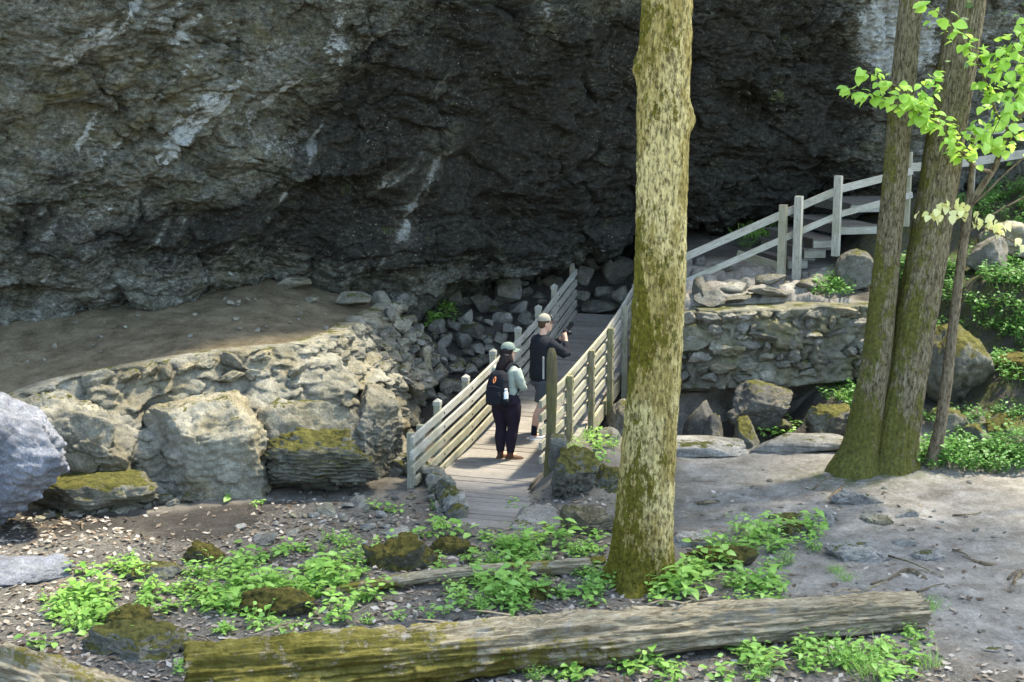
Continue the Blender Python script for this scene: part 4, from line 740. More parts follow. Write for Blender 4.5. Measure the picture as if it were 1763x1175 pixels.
for k in range(22):
    t = rs_.uniform(0.05, 0.97); c_ = np.array((-2.78, 11.42, 0.24)) * (1 - t) + np.array((3.98, 13.1, 0.2)) * t; a_ = rs_.uniform(-0.9, 1.1); rad_ = 0.32 + (0.225 - 0.32) * t; ax_ = np.array((0.97, 0.24, 0.0)); nn_ = np.array((0.24 * math.sin(a_), -0.97 * math.sin(a_), math.cos(a_)))
    p_ = c_ + nn_ * rad_ * 0.97; d_ = ax_ * rs_.choice((-1, 1)) + nn_ * rs_.uniform(0.0, 0.3) + np.cross(ax_, nn_) * rs_.normal(0, 0.2); L_ = rs_.uniform(0.12, 0.38)
    Pq = np.stack([p_ - d_ * 0.04, p_ + d_ * L_ * 0.5 + nn_ * 0.008, p_ + d_ * L_]); V, F, uv = tube(Pq, np.array([(0.006, 0.022), (0.006, 0.016), (0.002, 0.003)]), 6); mk('splinter', V, F, MAT['log'], lg_, uv=uv, attrs={'moss': np.zeros(len(V))})
log_obj('fallen_log', (-5.9, 12.55, 0.08), (-3.05, 10.95, 0.12), 0.26, 0.24, 8, 'grey splintered log crossing the corner below the leaf covered slab', lambda t, nv: 0.15 + 0 * t + 0.25 * nv[:, 2], 200, 80)
log_obj('fallen_branch', G(560, 1018, 0.05), G(1015, 968, 0.12), 0.055, 0.075, 12, 'barkless pale branch lying among plants behind the mossy log', lambda t, nv: 0.3 + 0.25 * np.sin(t * 11), 160, 40, 0.05, 'branch')
log_obj('fallen_branch', G(880, 988, 0.04), G(1040, 962, 0.06), 0.05, 0.045, 14, 'mossy branch lying against the base of the pale-barked trunk', lambda t, nv: 0.9 + 0 * t, 80, 30, 0.03, 'branch')
# ------------------------------------------------------------------ trees
def bark_mat(name, lo, mid, hi, moss, mosscol, patch=None, uvs=(1, 1, 1)):
    m = NT(name); U = m.pos((3.0, 11, 1), uv=True); P = m.pos(); Pz = m.pos((1, 1, 0.45))
    g = m.noise(U, 2.2, 8, 0.7, 0.3); n = m.noise(Pz, 6.0, 9, 0.8); n2 = m.noise(P, 1.3, 4, 0.6); sc = m.noise(Pz, 26, 5, 0.7)
    c = m.ramp(g, [(0.3, lo), (0.5, mid), (0.68, hi)])
    if patch: c = m.mix(m.ramp(m.noise(Pz, 3.0, 7, 0.7), [(0.48, 0), (0.55, 0.9)]), c, m.ramp(sc, [(0.35, tuple(x * 0.55 for x in patch)), (0.62, patch)]))
    c = m.mix(m.ramp(sc, [(0.36, 0.85), (0.52, 0)]), c, tuple(x * 0.35 for x in lo))
    f = m.ramp(m.math('ADD', m.math('ADD', m.math('MULTIPLY', m.attr('moss'), 0.9), m.math('MULTIPLY', m.math('SUBTRACT', n, 0.5), 3.0)), m.math('SUBTRACT', n2, 0.5)), [(0.44, 0), (0.56, moss)])
    c = m.mix(f, c, m.ramp(m.noise(P, 20, 5, 0.7), [(0.32, mosscol[0]), (0.66, mosscol[1])]))
    b = m.bump(g, 0.9, 0.035); b = m.bump(sc, 0.9, 0.03, b); return m.done(c, b, 0.9)
MAT['bark_pale'] = bark_mat('pale flaking bark', (0.14, 0.098, 0.03), (0.39, 0.295, 0.095), (0.60, 0.475, 0.20), 0.95, ((0.045, 0.041, 0.003), (0.17, 0.145, 0.014)), (0.72, 0.585, 0.265))
MAT['bark_brown'] = bark_mat('furrowed brown bark', (0.06, 0.046, 0.025), (0.19, 0.155, 0.09), (0.36, 0.31, 0.21), 0.85, ((0.04, 0.042, 0.006), (0.15, 0.145, 0.025)))
MAT['bark_small'] = bark_mat('smooth brown bark', (0.10, 0.075, 0.045), (0.19, 0.15, 0.095), (0.30, 0.25, 0.17), 0.35, ((0.05, 0.05, 0.01), (0.12, 0.12, 0.03)))
def leaf_mat(name, lo, hi, trans=0.4, rough=0.5, tcol=None):
    m = NT(name); P = m.pos(); c = m.mix(m.math('ADD', m.math('MULTIPLY', m.attr('tint'), 0.8), m.math('MULTIPLY', m.noise(P, 2.0, 3, 0.5), 0.35)), lo, hi)
    m.done(c, None, rough, 0.35); t = m.n('ShaderNodeBsdfTranslucent'); m.set(t.inputs[0], m.mix(0.35, c, tcol or hi)); mx = m.n('ShaderNodeMixShader'); mx.inputs[0].default_value = trans
    m.t.links.new(m.p.outputs[0], mx.inputs[1]); m.t.links.new(t.outputs[0], mx.inputs[2]); m.t.links.new(mx.outputs[0], m.out.inputs[0]); return m.m
MAT['leaf_crown'] = leaf_mat('canopy leaf', (0.05, 0.11, 0.015), (0.11, 0.2, 0.03))
MAT['leaf_bright'] = leaf_mat('young bright leaf', (0.26, 0.48, 0.05), (0.52, 0.76, 0.16), 0.5, 0.45)
MAT['leaf_yellow'] = leaf_mat('young yellow leaf', (0.62, 0.60, 0.16), (0.85, 0.80, 0.42), 0.45, 0.5)
MAT['leaf_plant'] = leaf_mat('understory leaf', (0.10, 0.25, 0.035), (0.35, 0.56, 0.13), 0.38, 0.42)
MAT['leaf_hill'] = leaf_mat('shade leaf', (0.04, 0.12, 0.022), (0.10, 0.25, 0.045), 0.35, 0.5)
MAT['stem'] = leaf_mat('green stem', (0.08, 0.13, 0.03), (0.15, 0.22, 0.06), 0.0)
def leafV(L, W, fold=0.25, droop=0.25, n=4):
    """one leaf from the origin along +x, folded on its midrib; returns V (3n-ish), F"""
    t = np.linspace(0, 1, n + 1); w = W / 2 * np.sin(np.pi * t ** 0.75) ** 0.8; x = t * L; z = -droop * L * t ** 2
    V = [(x[0], 0, z[0])]; F = []
    for i in range(1, n):
        V += [(x[i], -w[i], z[i] + fold * w[i]), (x[i], 0, z[i]), (x[i], w[i], z[i] + fold * w[i])]
    V.append((x[n], 0, z[n])); e = len(V) - 1
    F += [(0, 1, 2), (0, 2, 3)]
    for i in range(1, n - 1):
        a = 1 + 3 * (i - 1); F += [(a, a + 3, a + 4, a + 1), (a + 1, a + 4, a + 5, a + 2)]
    a = 1 + 3 * (n - 2); F += [(a, e, a + 1), (a + 1, e, a + 2)]
    return np.array(V, float), F
def scatter_cards(C, S, r, tilt=1.0, quad=None):
    """many flat rhombic leaves with centres C and lengths S as one mesh"""
    n = len(C); a = r.uniform(0, 6.28, n); d = np.stack([np.cos(a), np.sin(a), r.normal(0, 0.45 * tilt, n)], 1); d /= np.linalg.norm(d, axis=1)[:, None]
    u = r.normal(size=(n, 3)) * 0.5 * tilt + np.array((0, 0, 1)); s = np.cross(d, u); s /= np.linalg.norm(s, axis=1)[:, None]
    S = np.asarray(S)[:, None]; V = np.stack([C - d * S / 2, C + s * S * 0.3, C + d * S / 2, C - s * S * 0.3], 1).reshape(-1, 3)
    return V, np.arange(4 * n).reshape(-1, 4), np.repeat(r.uniform(0, 1, n), 4)
def trunk_mesh(P, R, seg, seed, kind, knots=(), mossf=None):
    """P (n,3) axis, R radii; returns V,F,uv,moss"""
    n = len(P); T, N, B = frames(P); an = np.linspace(0, 2 * np.pi, seg, endpoint=False); L = np.concatenate(([0], np.cumsum(np.linalg.norm(np.diff(P, axis=0), axis=1))))
    A, LL = np.meshgrid(an, L); ca, sa = np.cos(A).ravel(), np.sin(A).ravel(); l = LL.ravel(); rr = np.repeat(R, seg); k = R[0] / 0.3
    if kind == 'pale':
        q = np.stack([ca * 5, sa * 5, l * 1.6], 1); q2 = np.stack([ca * 11, sa * 11, l * 5.5], 1); w1, w2, cid = worley(q2, seed)
        d = 0.05 * fbm(np.stack([ca, sa, l * 0.7], 1), 3, seed) + 0.02 * fbm(q, 3, seed + 1) + 0.05 * fbm(np.stack([ca * 8, sa * 8, l * 2.6], 1), 4, seed + 7, 0.6, True) + 0.06 * (cid - 0.5) - 0.05 * np.exp(-(w2 - w1) * 8) + 0.045 * fbm(q2 * 1.6, 4, seed + 2, 0.6)
    else:
        q = np.stack([ca * 7, sa * 7, l * 0.9], 1); w1, w2, cid = worley(np.stack([ca * 7.5, sa * 7.5, l * 1.7 + 0.4 * fbm(q, 2, seed)], 1), seed)
        d = 0.05 * fbm(np.stack([ca, sa, l * 0.5], 1), 3, seed) + 0.06 * fbm(q, 3, seed + 1, 0.6, True) - 0.06 * np.exp(-(w2 - w1) * 6) + 0.02 * fbm(q * 3, 2, seed + 3)
    rad = rr * (1 + d); V = np.repeat(P, seg, 0) + np.repeat(N, seg, 0) * (rad * ca)[:, None] + np.repeat(B, seg, 0) * (rad * sa)[:, None]
    out = np.repeat(N, seg, 0) * ca[:, None] + np.repeat(B, seg, 0) * sa[:, None]
    for c, rd, amp in knots:
        dd = np.linalg.norm((V - np.array(c)) * np.array((1, 1, 0.8)), axis=1); V = V + out * (amp * np.exp(-(dd / rd) ** 2))[:, None]
    return V, grid_faces(n, seg, True), np.stack([l, A.ravel() * R[0]], 1), (mossf(V, out, l) if mossf else 0 * l)
def px_axis(pts, y, base_z):
    """axis through photo points at depth y (a standing trunk), from below the ground up"""
    P = np.array([np.append(D(u, v, y), w * y * 1.02 / FPX / 2) for u, v, w in pts]); return P
def limbs_and_crown(root, top, ctr, rx, ry, rz, nl, leaves, mat_b, seed, r0=0.14, leafsize=0.2):
    rr = np.random.default_rng(seed); tips = []; lv = []
    for k in range(nl):
        a = k / nl * 6.28 + rr.uniform(-.3, .3); e = np.array((ctr[0] + rx * math.cos(a) * rr.uniform(.5, .9), ctr[1] + ry * math.sin(a) * rr.uniform(.5, .9), ctr[2] + rz * rr.uniform(-.6, .7)))
        s = np.array(top) - np.array((0, 0, rr.uniform(0, 2.5))); mid = (s + e) / 2 + np.array((0, 0, 0.5)) + rr.normal(0, .3, 3)
        P = smooth_path([s, mid, e], 10); lv.append(tube(P, np.linspace(r0 * 0.7, 0.02, 10), 6)[:2]); tips += [P[i] for i in range(3, 10)]
    V, F = join(lv); mk('limbs', V, F, mat_b, root, attrs={'moss': np.zeros(len(V))})
    cl = np.array([np.array(t) + rr.normal(0, 1, 3) * np.array((0.7, 0.7, 0.35)) for t in tips for _ in range(3)] + [np.array(ctr) + np.array((rx * s * math.cos(a), ry * s * math.sin(a), rz * z)) for s, a, z in zip(np.sqrt(rr.uniform(0, 1, 60)), rr.uniform(0, 6.28, 60), rr.uniform(-1, 1, 60))])
    C = cl[rr.integers(0, len(cl), leaves)] + rr.normal(0, 1, (leaves, 3)) * np.array((0.42, 0.42, 0.2)); V, F, t = scatter_cards(C, rr.uniform(0.7, 1.3, leaves) * leafsize, rr)
    mk('crown', V, F, MAT['leaf_crown'], root, smooth=False, attrs={'tint': t})
# pale barked tree in the middle
pts = [(1092, 1075, 150), (1098, 1030, 128), (1102, 985, 108), (1108, 900, 99), (1115, 800, 94), (1126, 650, 88), (1135, 500, 85), (1139, 350, 83), (1141, 200, 84), (1146, 60, 82), (1149, -40, 80), (1156, -300, 74), (1150, -700, 62), (1165, -1200, 44)]
yb = 14.35; P = smooth_path(px_axis(pts, yb, 0), 820); base = hz(P[0, 0], yb)
tr = tag(empty('tree', (P[0, 0], yb, base)), 'tall pale flaking trunk patched with olive moss standing behind the fallen log', 'tree')
def mossA(V, o, l): return np.clip(0.40 - 0.22 * o[:, 0] + 0.4 * (1 - sstep(0, 0.8, V[:, 2])) + 0.10 * np.sin(l * 2.3), 0, 1)
flare = 1 + 0.0 * P[:, 3]
V, F, uv, ms = trunk_mesh(P[:, :3], P[:, 3], 190, 61, 'pale', [(D(1093, 115, yb), 0.10, 0.075), (D(1186, 205, yb), 0.11, 0.07)], mossA)
# root flare lobes
h_ = V[:, 2] - base; an_ = np.arctan2(V[:, 1] - yb, V[:, 0] - P[0, 0]); V[:, :2] += (V[:, :2] - np.array((P[0, 0], yb))) * (np.exp(-np.clip(h_, 0, 9) / 0.16) * (0.16 + 0.22 * np.cos(an_ * 4 + 0.6)))[:, None]
mk('trunk', V, F, MAT['bark_pale'], tr, uv=uv, attrs={'moss': ms})
limbs_and_crown(tr, P[-1, :3], (P[-1, 0], yb + 0.3, 13.0), 5.2, 4.6, 2.4, 9, 2900, MAT['bark_pale'], 71)  # crown above the frame, kept thin to let dappled sun reach the foreground
# twin trunked tree on the right
tw = tag(empty('tree', (4.98, 18.7, 0)), 'tree with two mossy furrowed trunks parting from one base beside the path', 'tree')
A1 = [(1470, 845, 120), (1474, 812, 98), (1482, 770, 66), (1496, 690, 53), (1511, 600, 48), (1532, 400, 41), (1550, 200, 40), (1569, 0, 38), (1595, -250, 34), (1640, -650, 26), (1680, -1000, 18)]
B1 = [(1532, 845, 128), (1532, 812, 112), (1537, 770, 88), (1551, 690, 78), (1567, 600, 72), (1603, 400, 64), (1634, 200, 62), (1665, 0, 60), (1700, -250, 54), (1745, -650, 42), (1800, -1000, 26)]
def mossB(V, o, l): return np.clip(0.72 - 0.30 * o[:, 0] - 0.10 * V[:, 2] + 0.25 * np.exp(-V[:, 2] / 0.5) + 0.1 * np.sin(l * 3), 0, 1)
tops = []
for pts, sd, y in ((A1, 81, 18.65), (B1, 83, 18.75)):
    P = smooth_path(px_axis(pts, y, 0), 420); V, F, uv, ms = trunk_mesh(P[:, :3], P[:, 3], 110, sd, 'furrow', (), mossB)
    mk('trunk', V, F, MAT['bark_brown'], tw, uv=uv, attrs={'moss': ms}); tops.append(P[-1, :3])
limbs_and_crown(tw, tops[1], (tops[1][0] + 1.6, 17.6, tops[1][2] + 0.4), 7.0, 5.6, 2.4, 12, 12000, MAT['bark_brown'], 91)  # unseen crown, shifted and thickened to block sun on the right path
# slender tree with the bright young leaves -------------------------------
sp = tag(empty('young_tree', hit(1605, 800)), 'slender knot-holed young tree with bright green leaves beside the twin trunks', 'tree')
y0 = float(hit(1605, 800)[1])
pts = [(1600, 815, 30), (1606, 790, 25), (1618, 738, 21), (1629, 660, 19), (1640, 570, 17), (1652, 470, 15.5), (1662, 395, 15), (1667, 355, 14)]
P = smooth_path(px_axis(pts, y0, 0), 150)
def mossC(V, o, l): return np.clip(0.5 - 0.4 * V[:, 2], 0, 1)
kc = D(1629, 660, y0) - np.array((0, 0.06, 0))
V, F, uv, ms = trunk_mesh(P[:, :3], P[:, 3], 40, 95, 'pale', [(kc, 0.06, 0.022), (kc, 0.032, -0.06)], mossC)
mk('trunk', V, F, MAT['bark_small'], sp, uv=uv, attrs={'moss': ms})
def branch(root, pts, r0, r1, mat, n=26, seg=8, name='branch'):
    Pb = smooth_path([D(u, v, y) for u, v, y in pts], n); V, F, uv = tube(Pb, np.linspace(r0, r1, n), seg); return Pb, mk(name, V, F, mat, root, uv=uv, attrs={'moss': np.zeros(len(V))})
lf_mesh = []
for k in range(4):
    V, F = leafV(1.0, 0.82 + 0.06 * k, 0.22 - 0.05 * k, 0.22 + 0.1 * k, 5); lf_mesh.append([raw_mesh('leaf', V, F, MAT['leaf_bright'], True, attrs={'tint': np.full(len(V), t)}) for t in (0.1, 0.5, 0.9)])
lfy_mesh = [raw_mesh('leaf', *leafV(1.0, 0.8, 0.3, 0.3, 5), MAT['leaf_yellow'], True, attrs={'tint': np.full(17 - 3, t)}) for t in (0.2, 0.8)]
rl = np.random.default_rng(44)
def leaf_obj(p, parent, size, dirn, pool):
    d = np.array(dirn, float); d /= np.linalg.norm(d); q = Vector(d).to_track_quat('X', 'Z'); e = (q @ Euler((rl.normal(0, 0.5), 0, 0)).to_quaternion()).to_euler()
    m = pool[rl.integers(len(pool))]; m = m if not isinstance(m, list) else m[rl.integers(len(m))]
    return inst('leaf', m, p, e, (size,) * 3, parent)
def leafy(Pb, root, t0, t1, n, size, spread, pool):
    for i in range(n):
        t = t0 + (t1 - t0) * (i + rl.uniform(0, 1)) / n; k = min(int(t * (len(Pb) - 1)), len(Pb) - 2); p = Pb[k] + (Pb[k + 1] - Pb[k]) * rl.uniform()
        tg = Pb[k + 1] - Pb[k]; tg /= np.linalg.norm(tg); sd = np.array((rl.normal(), rl.normal() * 0.8 - 0.2, rl.normal() * 0.4)); 
        dirn = tg * 0.35 + sd * 0.7 + np.array((0, -0.15, -0.35)); off = sd * spread * rl.uniform(0.1, 1)
        leaf_obj(p + off, root, size * rl.uniform(0.7, 1.2), dirn, pool)
main, _ = branch(sp, [(1667, 358, y0), (1690, 322, y0 - .05), (1712, 290, y0 - .1), (1722, 262, y0 - .2), (1736, 225, y0 - .3), (1770, 175, y0 - .5), (1800, 60, y0 - .8), (1830, -60, y0 - 1)], 0.05, 0.02, MAT['bark_small'])
stub, _ = branch(sp, [(1665, 375, y0), (1672, 310, y0), (1675, 250, y0 + .02), (1676, 232, y0 + .02)], 0.045, 0.03, MAT['bark_small'], name='stub')
b1, o1 = branch(sp, [(1708, 297, y0 - .1), (1680, 288, y0 - .25), (1652, 258, y0 - .45), (1620, 218, y0 - .7), (1575, 190, y0 - .9), (1520, 170, y0 - 1.1), (1455, 152, y0 - 1.25)], 0.028, 0.005, MAT['bark_small'])
leafy(b1, sp, 0.22, 1.0, 125, 0.128, 0.13, lf_mesh)
b1b, _ = branch(sp, [(1590, 196, y0 - .85), (1570, 170, y0 - .95), (1545, 150, y0 - 1.05), (1500, 128, y0 - 1.1), (1482, 122, y0 - 1.15)], 0.012, 0.004, MAT['bark_small'])
leafy(b1b, sp, 0.1, 1.0, 36, 0.12, 0.10, lf_mesh)
b1c, _ = branch(sp, [(1620, 218, y0 - .7), (1600, 180, y0 - .8), (1592, 150, y0 - .9), (1605, 128, y0 - .95)], 0.012, 0.004, MAT['bark_small']); leafy(b1c, sp, 0.1, 1.0, 32, 0.125, 0.10, lf_mesh)
b2, _ = branch(sp, [(1736, 225, y0 - .3), (1716, 195, y0 - .5), (1700, 150, y0 - .7), (1676, 95, y0 - .9), (1640, 45, y0 - 1.0), (1592, 2, y0 - 1.1)], 0.02, 0.006, MAT['bark_small']); leafy(b2, sp, 0.05, 1.0, 90, 0.128, 0.12, lf_mesh)
b3, _ = branch(sp, [(1722, 262, y0 - .2), (1700, 235, y0 - .5), (1672, 222, y0 - .7), (1630, 240, y0 - .8)], 0.014, 0.004, MAT['bark_small']); leafy(b3, sp, 0.1, 1.0, 42, 0.13, 0.12, lf_mesh)
b4, _ = branch(sp, [(1770, 175, y0 - .5), (1745, 140, y0 - .8), (1720, 100, y0 - .9), (1690, 85, y0 - 1)], 0.014, 0.004, MAT['bark_small']); leafy(b4, sp, 0.0, 1.0, 40, 0.135, 0.12, lf_mesh)
b5, _ = branch(sp, [(1785, 120, y0 - .6), (1760, 95, y0 - .9), (1735, 70, y0 - 1)], 0.014, 0.004, MAT['bark_small']); leafy(b5, sp, 0.0, 1.0, 40, 0.14, 0.14, lf_mesh)
b6, _ = branch(sp, [(1722, 262, y0 - .2), (1745, 235, y0 - .5), (1775, 222, y0 - .7)], 0.012, 0.004, MAT['bark_small']); leafy(b6, sp, 0.1, 1.0, 22, 0.13, 0.12, lf_mesh)
b7, _ = branch(sp, [(1790, 90, y0 - .7), (1765, 150, y0 - 1), (1730, 190, y0 - 1.1), (1700, 250, y0 - 1.1)], 0.014, 0.004, MAT['bark_small']); leafy(b7, sp, 0.0, 1.0, 52, 0.135, 0.14, lf_mesh)
b8, _ = branch(sp, [(1800, 40, y0 - .8), (1770, 40, y0 - 1), (1740, 90, y0 - 1.1), (1725, 130, y0 - 1.1)], 0.014, 0.004, MAT['bark_small']); leafy(b8, sp, 0.0, 1.0, 40, 0.135, 0.14, lf_mesh)
branch(sp, [(1667, 358, y0), (1700, 330, y0 - .2), (1730, 300, y0 - .3), (1775, 262, y0 - .4)], 0.018, 0.01, MAT['bark_small'])
branch(sp, [(1660, 405, y0), (1700, 375, y0 - .2), (1763, 340, y0 - .3), (1800, 322, y0 - .4)], 0.014, 0.009, MAT['bark_small'])
# neighbour sapling whose pale new leaves reach into view
yn = 17.6; q = hit(1860, 860); ns = tag(empty('young_tree', q), 'sapling branch with pale yellow new leaves reaching in front of the slender tree', 'tree')
Pn = smooth_path([(q[0], q[1], q[2] - 0.2), (q[0] + 0.05, q[1], 1.5), (q[0] - 0.02, q[1], 3.2), (q[0] + 0.1, q[1], 5.5)], 30); V, F, uv = tube(Pn, np.linspace(0.05, 0.02, 30), 10); mk('trunk', V, F, MAT['bark_small'], ns, uv=uv, attrs={'moss': np.zeros(len(V))})
e = np.array((q[0], q[1], 2.6)); Pb = smooth_path([e, D(1790, 432, yn), D(1763, 424, yn), D(1720, 404, yn), D(1680, 386, yn), D(1650, 372, yn), D(1610, 366, yn)], 30); V, F, uv = tube(Pb, np.linspace(0.016, 0.005, 30), 6); mk('branch', V, F, MAT['bark_small'], ns, uv=uv, attrs={'moss': np.zeros(len(V))})
for u, v, n in ((1605, 368, 8), (1622, 356, 8), (1650, 360, 8), (1665, 352, 5), (1690, 380, 6), (1715, 384, 6), (1725, 395, 5), (1700, 390, 4), (1762, 415, 3)):
    for _ in range(n): leaf_obj(D(u, v, yn) + rl.normal(0, 0.05, 3), ns, rl.uniform(0.09, 0.14), (rl.normal() * .6 - .2, -0.4 + .3 * rl.normal(), -0.6), lfy_mesh)
C_ = np.array((q[0] + 0.1, q[1], 5.6)) + rl.normal(0, 1, (500, 3)) * np.array((0.8, 0.8, 0.6)); V, F, t_ = scatter_cards(C_, rl.uniform(0.08, 0.14, 500), rl); mk('crown', V, F, MAT['leaf_crown'], ns, smooth=False, attrs={'tint': t_})
# ------------------------------------------------------------------ plants
def plant_variant(seed, mat, stems, h, spread, leaf, per, ratio=0.55, fern=False):
    rr = np.random.default_rng(seed); LV = []; ST = []; tint = []
    for s in range(stems):
        a = rr.uniform(0, 6.28); d = spread * math.sqrt(rr.uniform()); b = np.array((d * math.cos(a), d * math.sin(a), -0.03)); hh = h * rr.uniform(0.45, 1.15); le = np.array((rr.normal() * 0.35, rr.normal() * 0.35, 1.0)) * hh
        Pb = smooth_path([b, b + le * 0.5 + np.array((rr.normal(), rr.normal(), 0)) * 0.02, b + le], 6); ST.append(tube(Pb, np.linspace(0.004, 0.002, 6), 4)[:2]); tt = rr.uniform()
        for q in range(per):
            t = 0.35 + 0.65 * (q + 1) / per; p = Pb[min(int(t * 5), 5)]; az = q * 2.4 + rr.uniform(-.5, .5); L = leaf * rr.uniform(0.6, 1.25)
            v, f = leafV(L, L * ratio * rr.uniform(.8, 1.2), 0.2, rr.uniform(0.05, 0.45), 3); el = rr.uniform(-0.1, 0.5); R = np.array(Euler((rr.normal() * 0.3, -el, az)).to_matrix()); LV.append((v @ R.T + p + R @ np.array((L * 0.15, 0, 0)), f)); tint += [np.clip(tt * 0.6 + rr.uniform(0, .45), 0, 1)] * len(v)
    V, F = join(LV); V2, F2 = join(ST)
    return raw_mesh('leaves', V, F, mat, True, attrs={'tint': tint}), raw_mesh('stems', V2, F2, MAT['stem'], True, attrs={'tint': np.full(len(V2), .5)})
PV = [plant_variant(500 + k, MAT['leaf_plant'], 10, 0.25, 0.22, 0.10, 6, 0.58) for k in range(5)] + [plant_variant(510 + k, MAT['leaf_plant'], 7, 0.30, 0.18, 0.14, 6, 0.5) for k in range(3)]
PN = [plant_variant(550 + k, MAT['leaf_plant'], 9, 0.22, 0.2, 0.055, 9, 0.8) for k in range(2)] + [plant_variant(555 + k, MAT['leaf_plant'], 7, 0.28, 0.1, 0.06, 14, 0.26) for k in range(2)] + [plant_variant(558, MAT['leaf_plant'], 6, 0.36, 0.12, 0.12, 7, 0.34)]
PV += PN
PS = [plant_variant(520 + k, MAT['leaf_plant'], 5, 0.13, 0.10, 0.075, 4, 0.6) for k in range(3)]
HV = [plant_variant(530 + k, MAT['leaf_hill'], 16, 0.34, 0.30, 0.095, 7, 0.6) for k in range(4)]
FV = [plant_variant(540 + k, MAT['leaf_hill'], 12, 0.40, 0.14, 0.075, 13, 0.28) for k in range(2)]
def plant(p, pool, s, label, group, rr, name='leafy_plant', cat='plant'):
    lm, sm = pool[rr.integers(len(pool))]
    if name == 'leafy_plant': name = 'seedling' if pool is PS else 'undergrowth_plant' if pool[0] is HV[0] else name
    o = tag(empty(name, (p[0], p[1], p[2])), label, cat, group)
    rz = rr.uniform(0, 6.28); s = s * rr.uniform(.8, 1.2); o.rotation_euler = (0, 0, rz); o.scale = (s, s, s * rr.uniform(.85, 1.15))
    for nm, me in (('leaves', lm), ('stems', sm)):
        c = bpy.data.objects.new(nm, me); COL.objects.link(c); c.parent = o; c['kind'] = 'stuff'
    return o
rp = np.random.default_rng(77); DENS = 1.35
def patch(poly, n, pool, s, label, group, **k):
    n = int(n * DENS) if n > 3 else n; poly = np.array(poly, float); lo, hi = poly.min(0), poly.max(0); c = 0; tries = 0
    while c < n and tries < 4000:
        tries += 1; u, v = rp.uniform(lo, hi); inside = False; j = len(poly) - 1
        for i in range(len(poly)):
            if (poly[i, 1] > v) != (poly[j, 1] > v) and u < (poly[j, 0] - poly[i, 0]) * (v - poly[i, 1]) / (poly[j, 1] - poly[i, 1]) + poly[i, 0]: inside = not inside
            j = i
        if inside:
            if v > 860: u += rp.normal(0, 22); v += rp.normal(0, 9)
            plant(hit(u, v), pool, s * (rp.uniform(0.55, 1.3) if v > 860 else 1), label, group, rp, **k); c += 1
patch([(95, 1020), (200, 985), (420, 990), (380, 1050), (300, 1060), (200, 1075), (110, 1060)], 16, PV, 0.85, 'green seedling clump between the dirt path and the leaf covered slab', 'plants before the dirt path')
patch([(320, 980), (440, 975), (540, 1000), (640, 1010), (600, 1070), (480, 1050), (380, 1020)], 15, PV, 0.85, 'green seedling clump around the broad low mossy rock', 'plants around the low mossy rock')
patch([(520, 950), (620, 925), (660, 985), (600, 1040), (540, 1000)], 9, PV, 0.8, 'green seedling clump on the near side of the dark mossy rock', 'plants at the dark mossy rock')
patch([(760, 925), (960, 950), (1040, 960), (960, 985), (800, 975)], 13, PV, 0.75, 'green seedling clump between the dark mossy rock and the pitted rock', 'plants before the pitted rock')
patch([(720, 1010), (940, 990), (960, 1040), (760, 1065), (700, 1060)], 11, PV, 0.8, 'green seedling clump just behind the fallen log', 'plants behind the fallen log')
patch([(980, 1000), (1060, 985), (1050, 1040), (970, 1045)], 6, PV, 0.8, 'green plant at the left foot of the pale-barked trunk', 'plants at the left foot of the trunk')
patch([(1120, 1010), (1200, 975), (1340, 1015), (1330, 1028), (1130, 1035)], 13, PV, 0.85, 'green plant between the pale-barked trunk and the bare end of the log', 'plants at the right foot of the trunk')
patch([(1200, 930), (1290, 895), (1410, 920), (1425, 970), (1320, 985), (1250, 975)], 16, PV, 0.85, 'green plant of the clump growing over the long mossy rock', 'plants over the long mossy rock')
patch([(890, 1150), (1050, 1120), (1300, 1110), (1600, 1085), (1590, 1130), (1200, 1165), (900, 1178)], 22, PV, 0.7, 'green plant growing along the near side of the fallen log', 'plants along the near side of the log')
patch([(560, 1090), (620, 1080), (610, 1100), (560, 1110)], 2, PV, 0.6, 'small green plant against the mossy left part of the log', 'plants against the mossy log')
patch([(60, 1070), (110, 1040), (220, 1110), (300, 1165), (230, 1150)], 6, PV, 0.6, 'broad leafed plant beside the leaf covered slab', 'plants beside the leaf covered slab')
patch([(560, 870), (900, 870), (880, 930), (620, 930)], 6, PS, 1.1, 'small seedling on the bare bank before the bridge', 'seedlings on the bare bank')
patch([(975, 745), (1068, 745), (1068, 800), (985, 815)], 9, PS, 1.2, 'small seedling on the grass bank behind the bridge post', 'seedlings on the grass bank')
patch([(400, 850), (460, 835), (470, 855), (410, 865)], 2, PS, 1.3, 'small seedling rooted in the stone kerb', 'seedlings in the kerb')
patch([(725, 545), (775, 525), (780, 560), (735, 565)], 5, PV, 0.95, 'bright green leafy plant growing among the gully rocks', 'plants among the gully rocks')
patch([(1400, 490), (1500, 470), (1500, 520), (1410, 515)], 8, HV, 0.7, 'green ground plant on top of the retaining wall below the stairs', 'plants above the retaining wall')
patch([(1420, 640), (1480, 620), (1480, 720), (1430, 690)], 7, HV, 0.7, 'green plant growing at the wall foot beside the left trunk', 'plants beside the left trunk')
patch([(1280, 700), (1440, 720), (1420, 750), (1290, 750)], 7, PS, 1.2, 'small green plant among the rocks under the retaining wall', 'plants under the retaining wall')
patch([(1545, 770), (1690, 770), (1700, 812), (1570, 812)], 12, HV, 0.72, 'leafy plant around the foot of the slender tree', 'plants at the slender tree')
patch([(1690, 745), (1763, 735), (1790, 815), (1690, 820)], 12, HV + FV, 0.72, 'leafy plant on the low bank below the moss covered boulder', 'plants below the mossy boulder')
patch([(1680, 430), (1800, 400), (1800, 600), (1720, 600), (1690, 540)], 20, HV, 0.8, 'leafy shrub plant on the wooded slope above the mossy boulder', 'plants of the wooded slope')
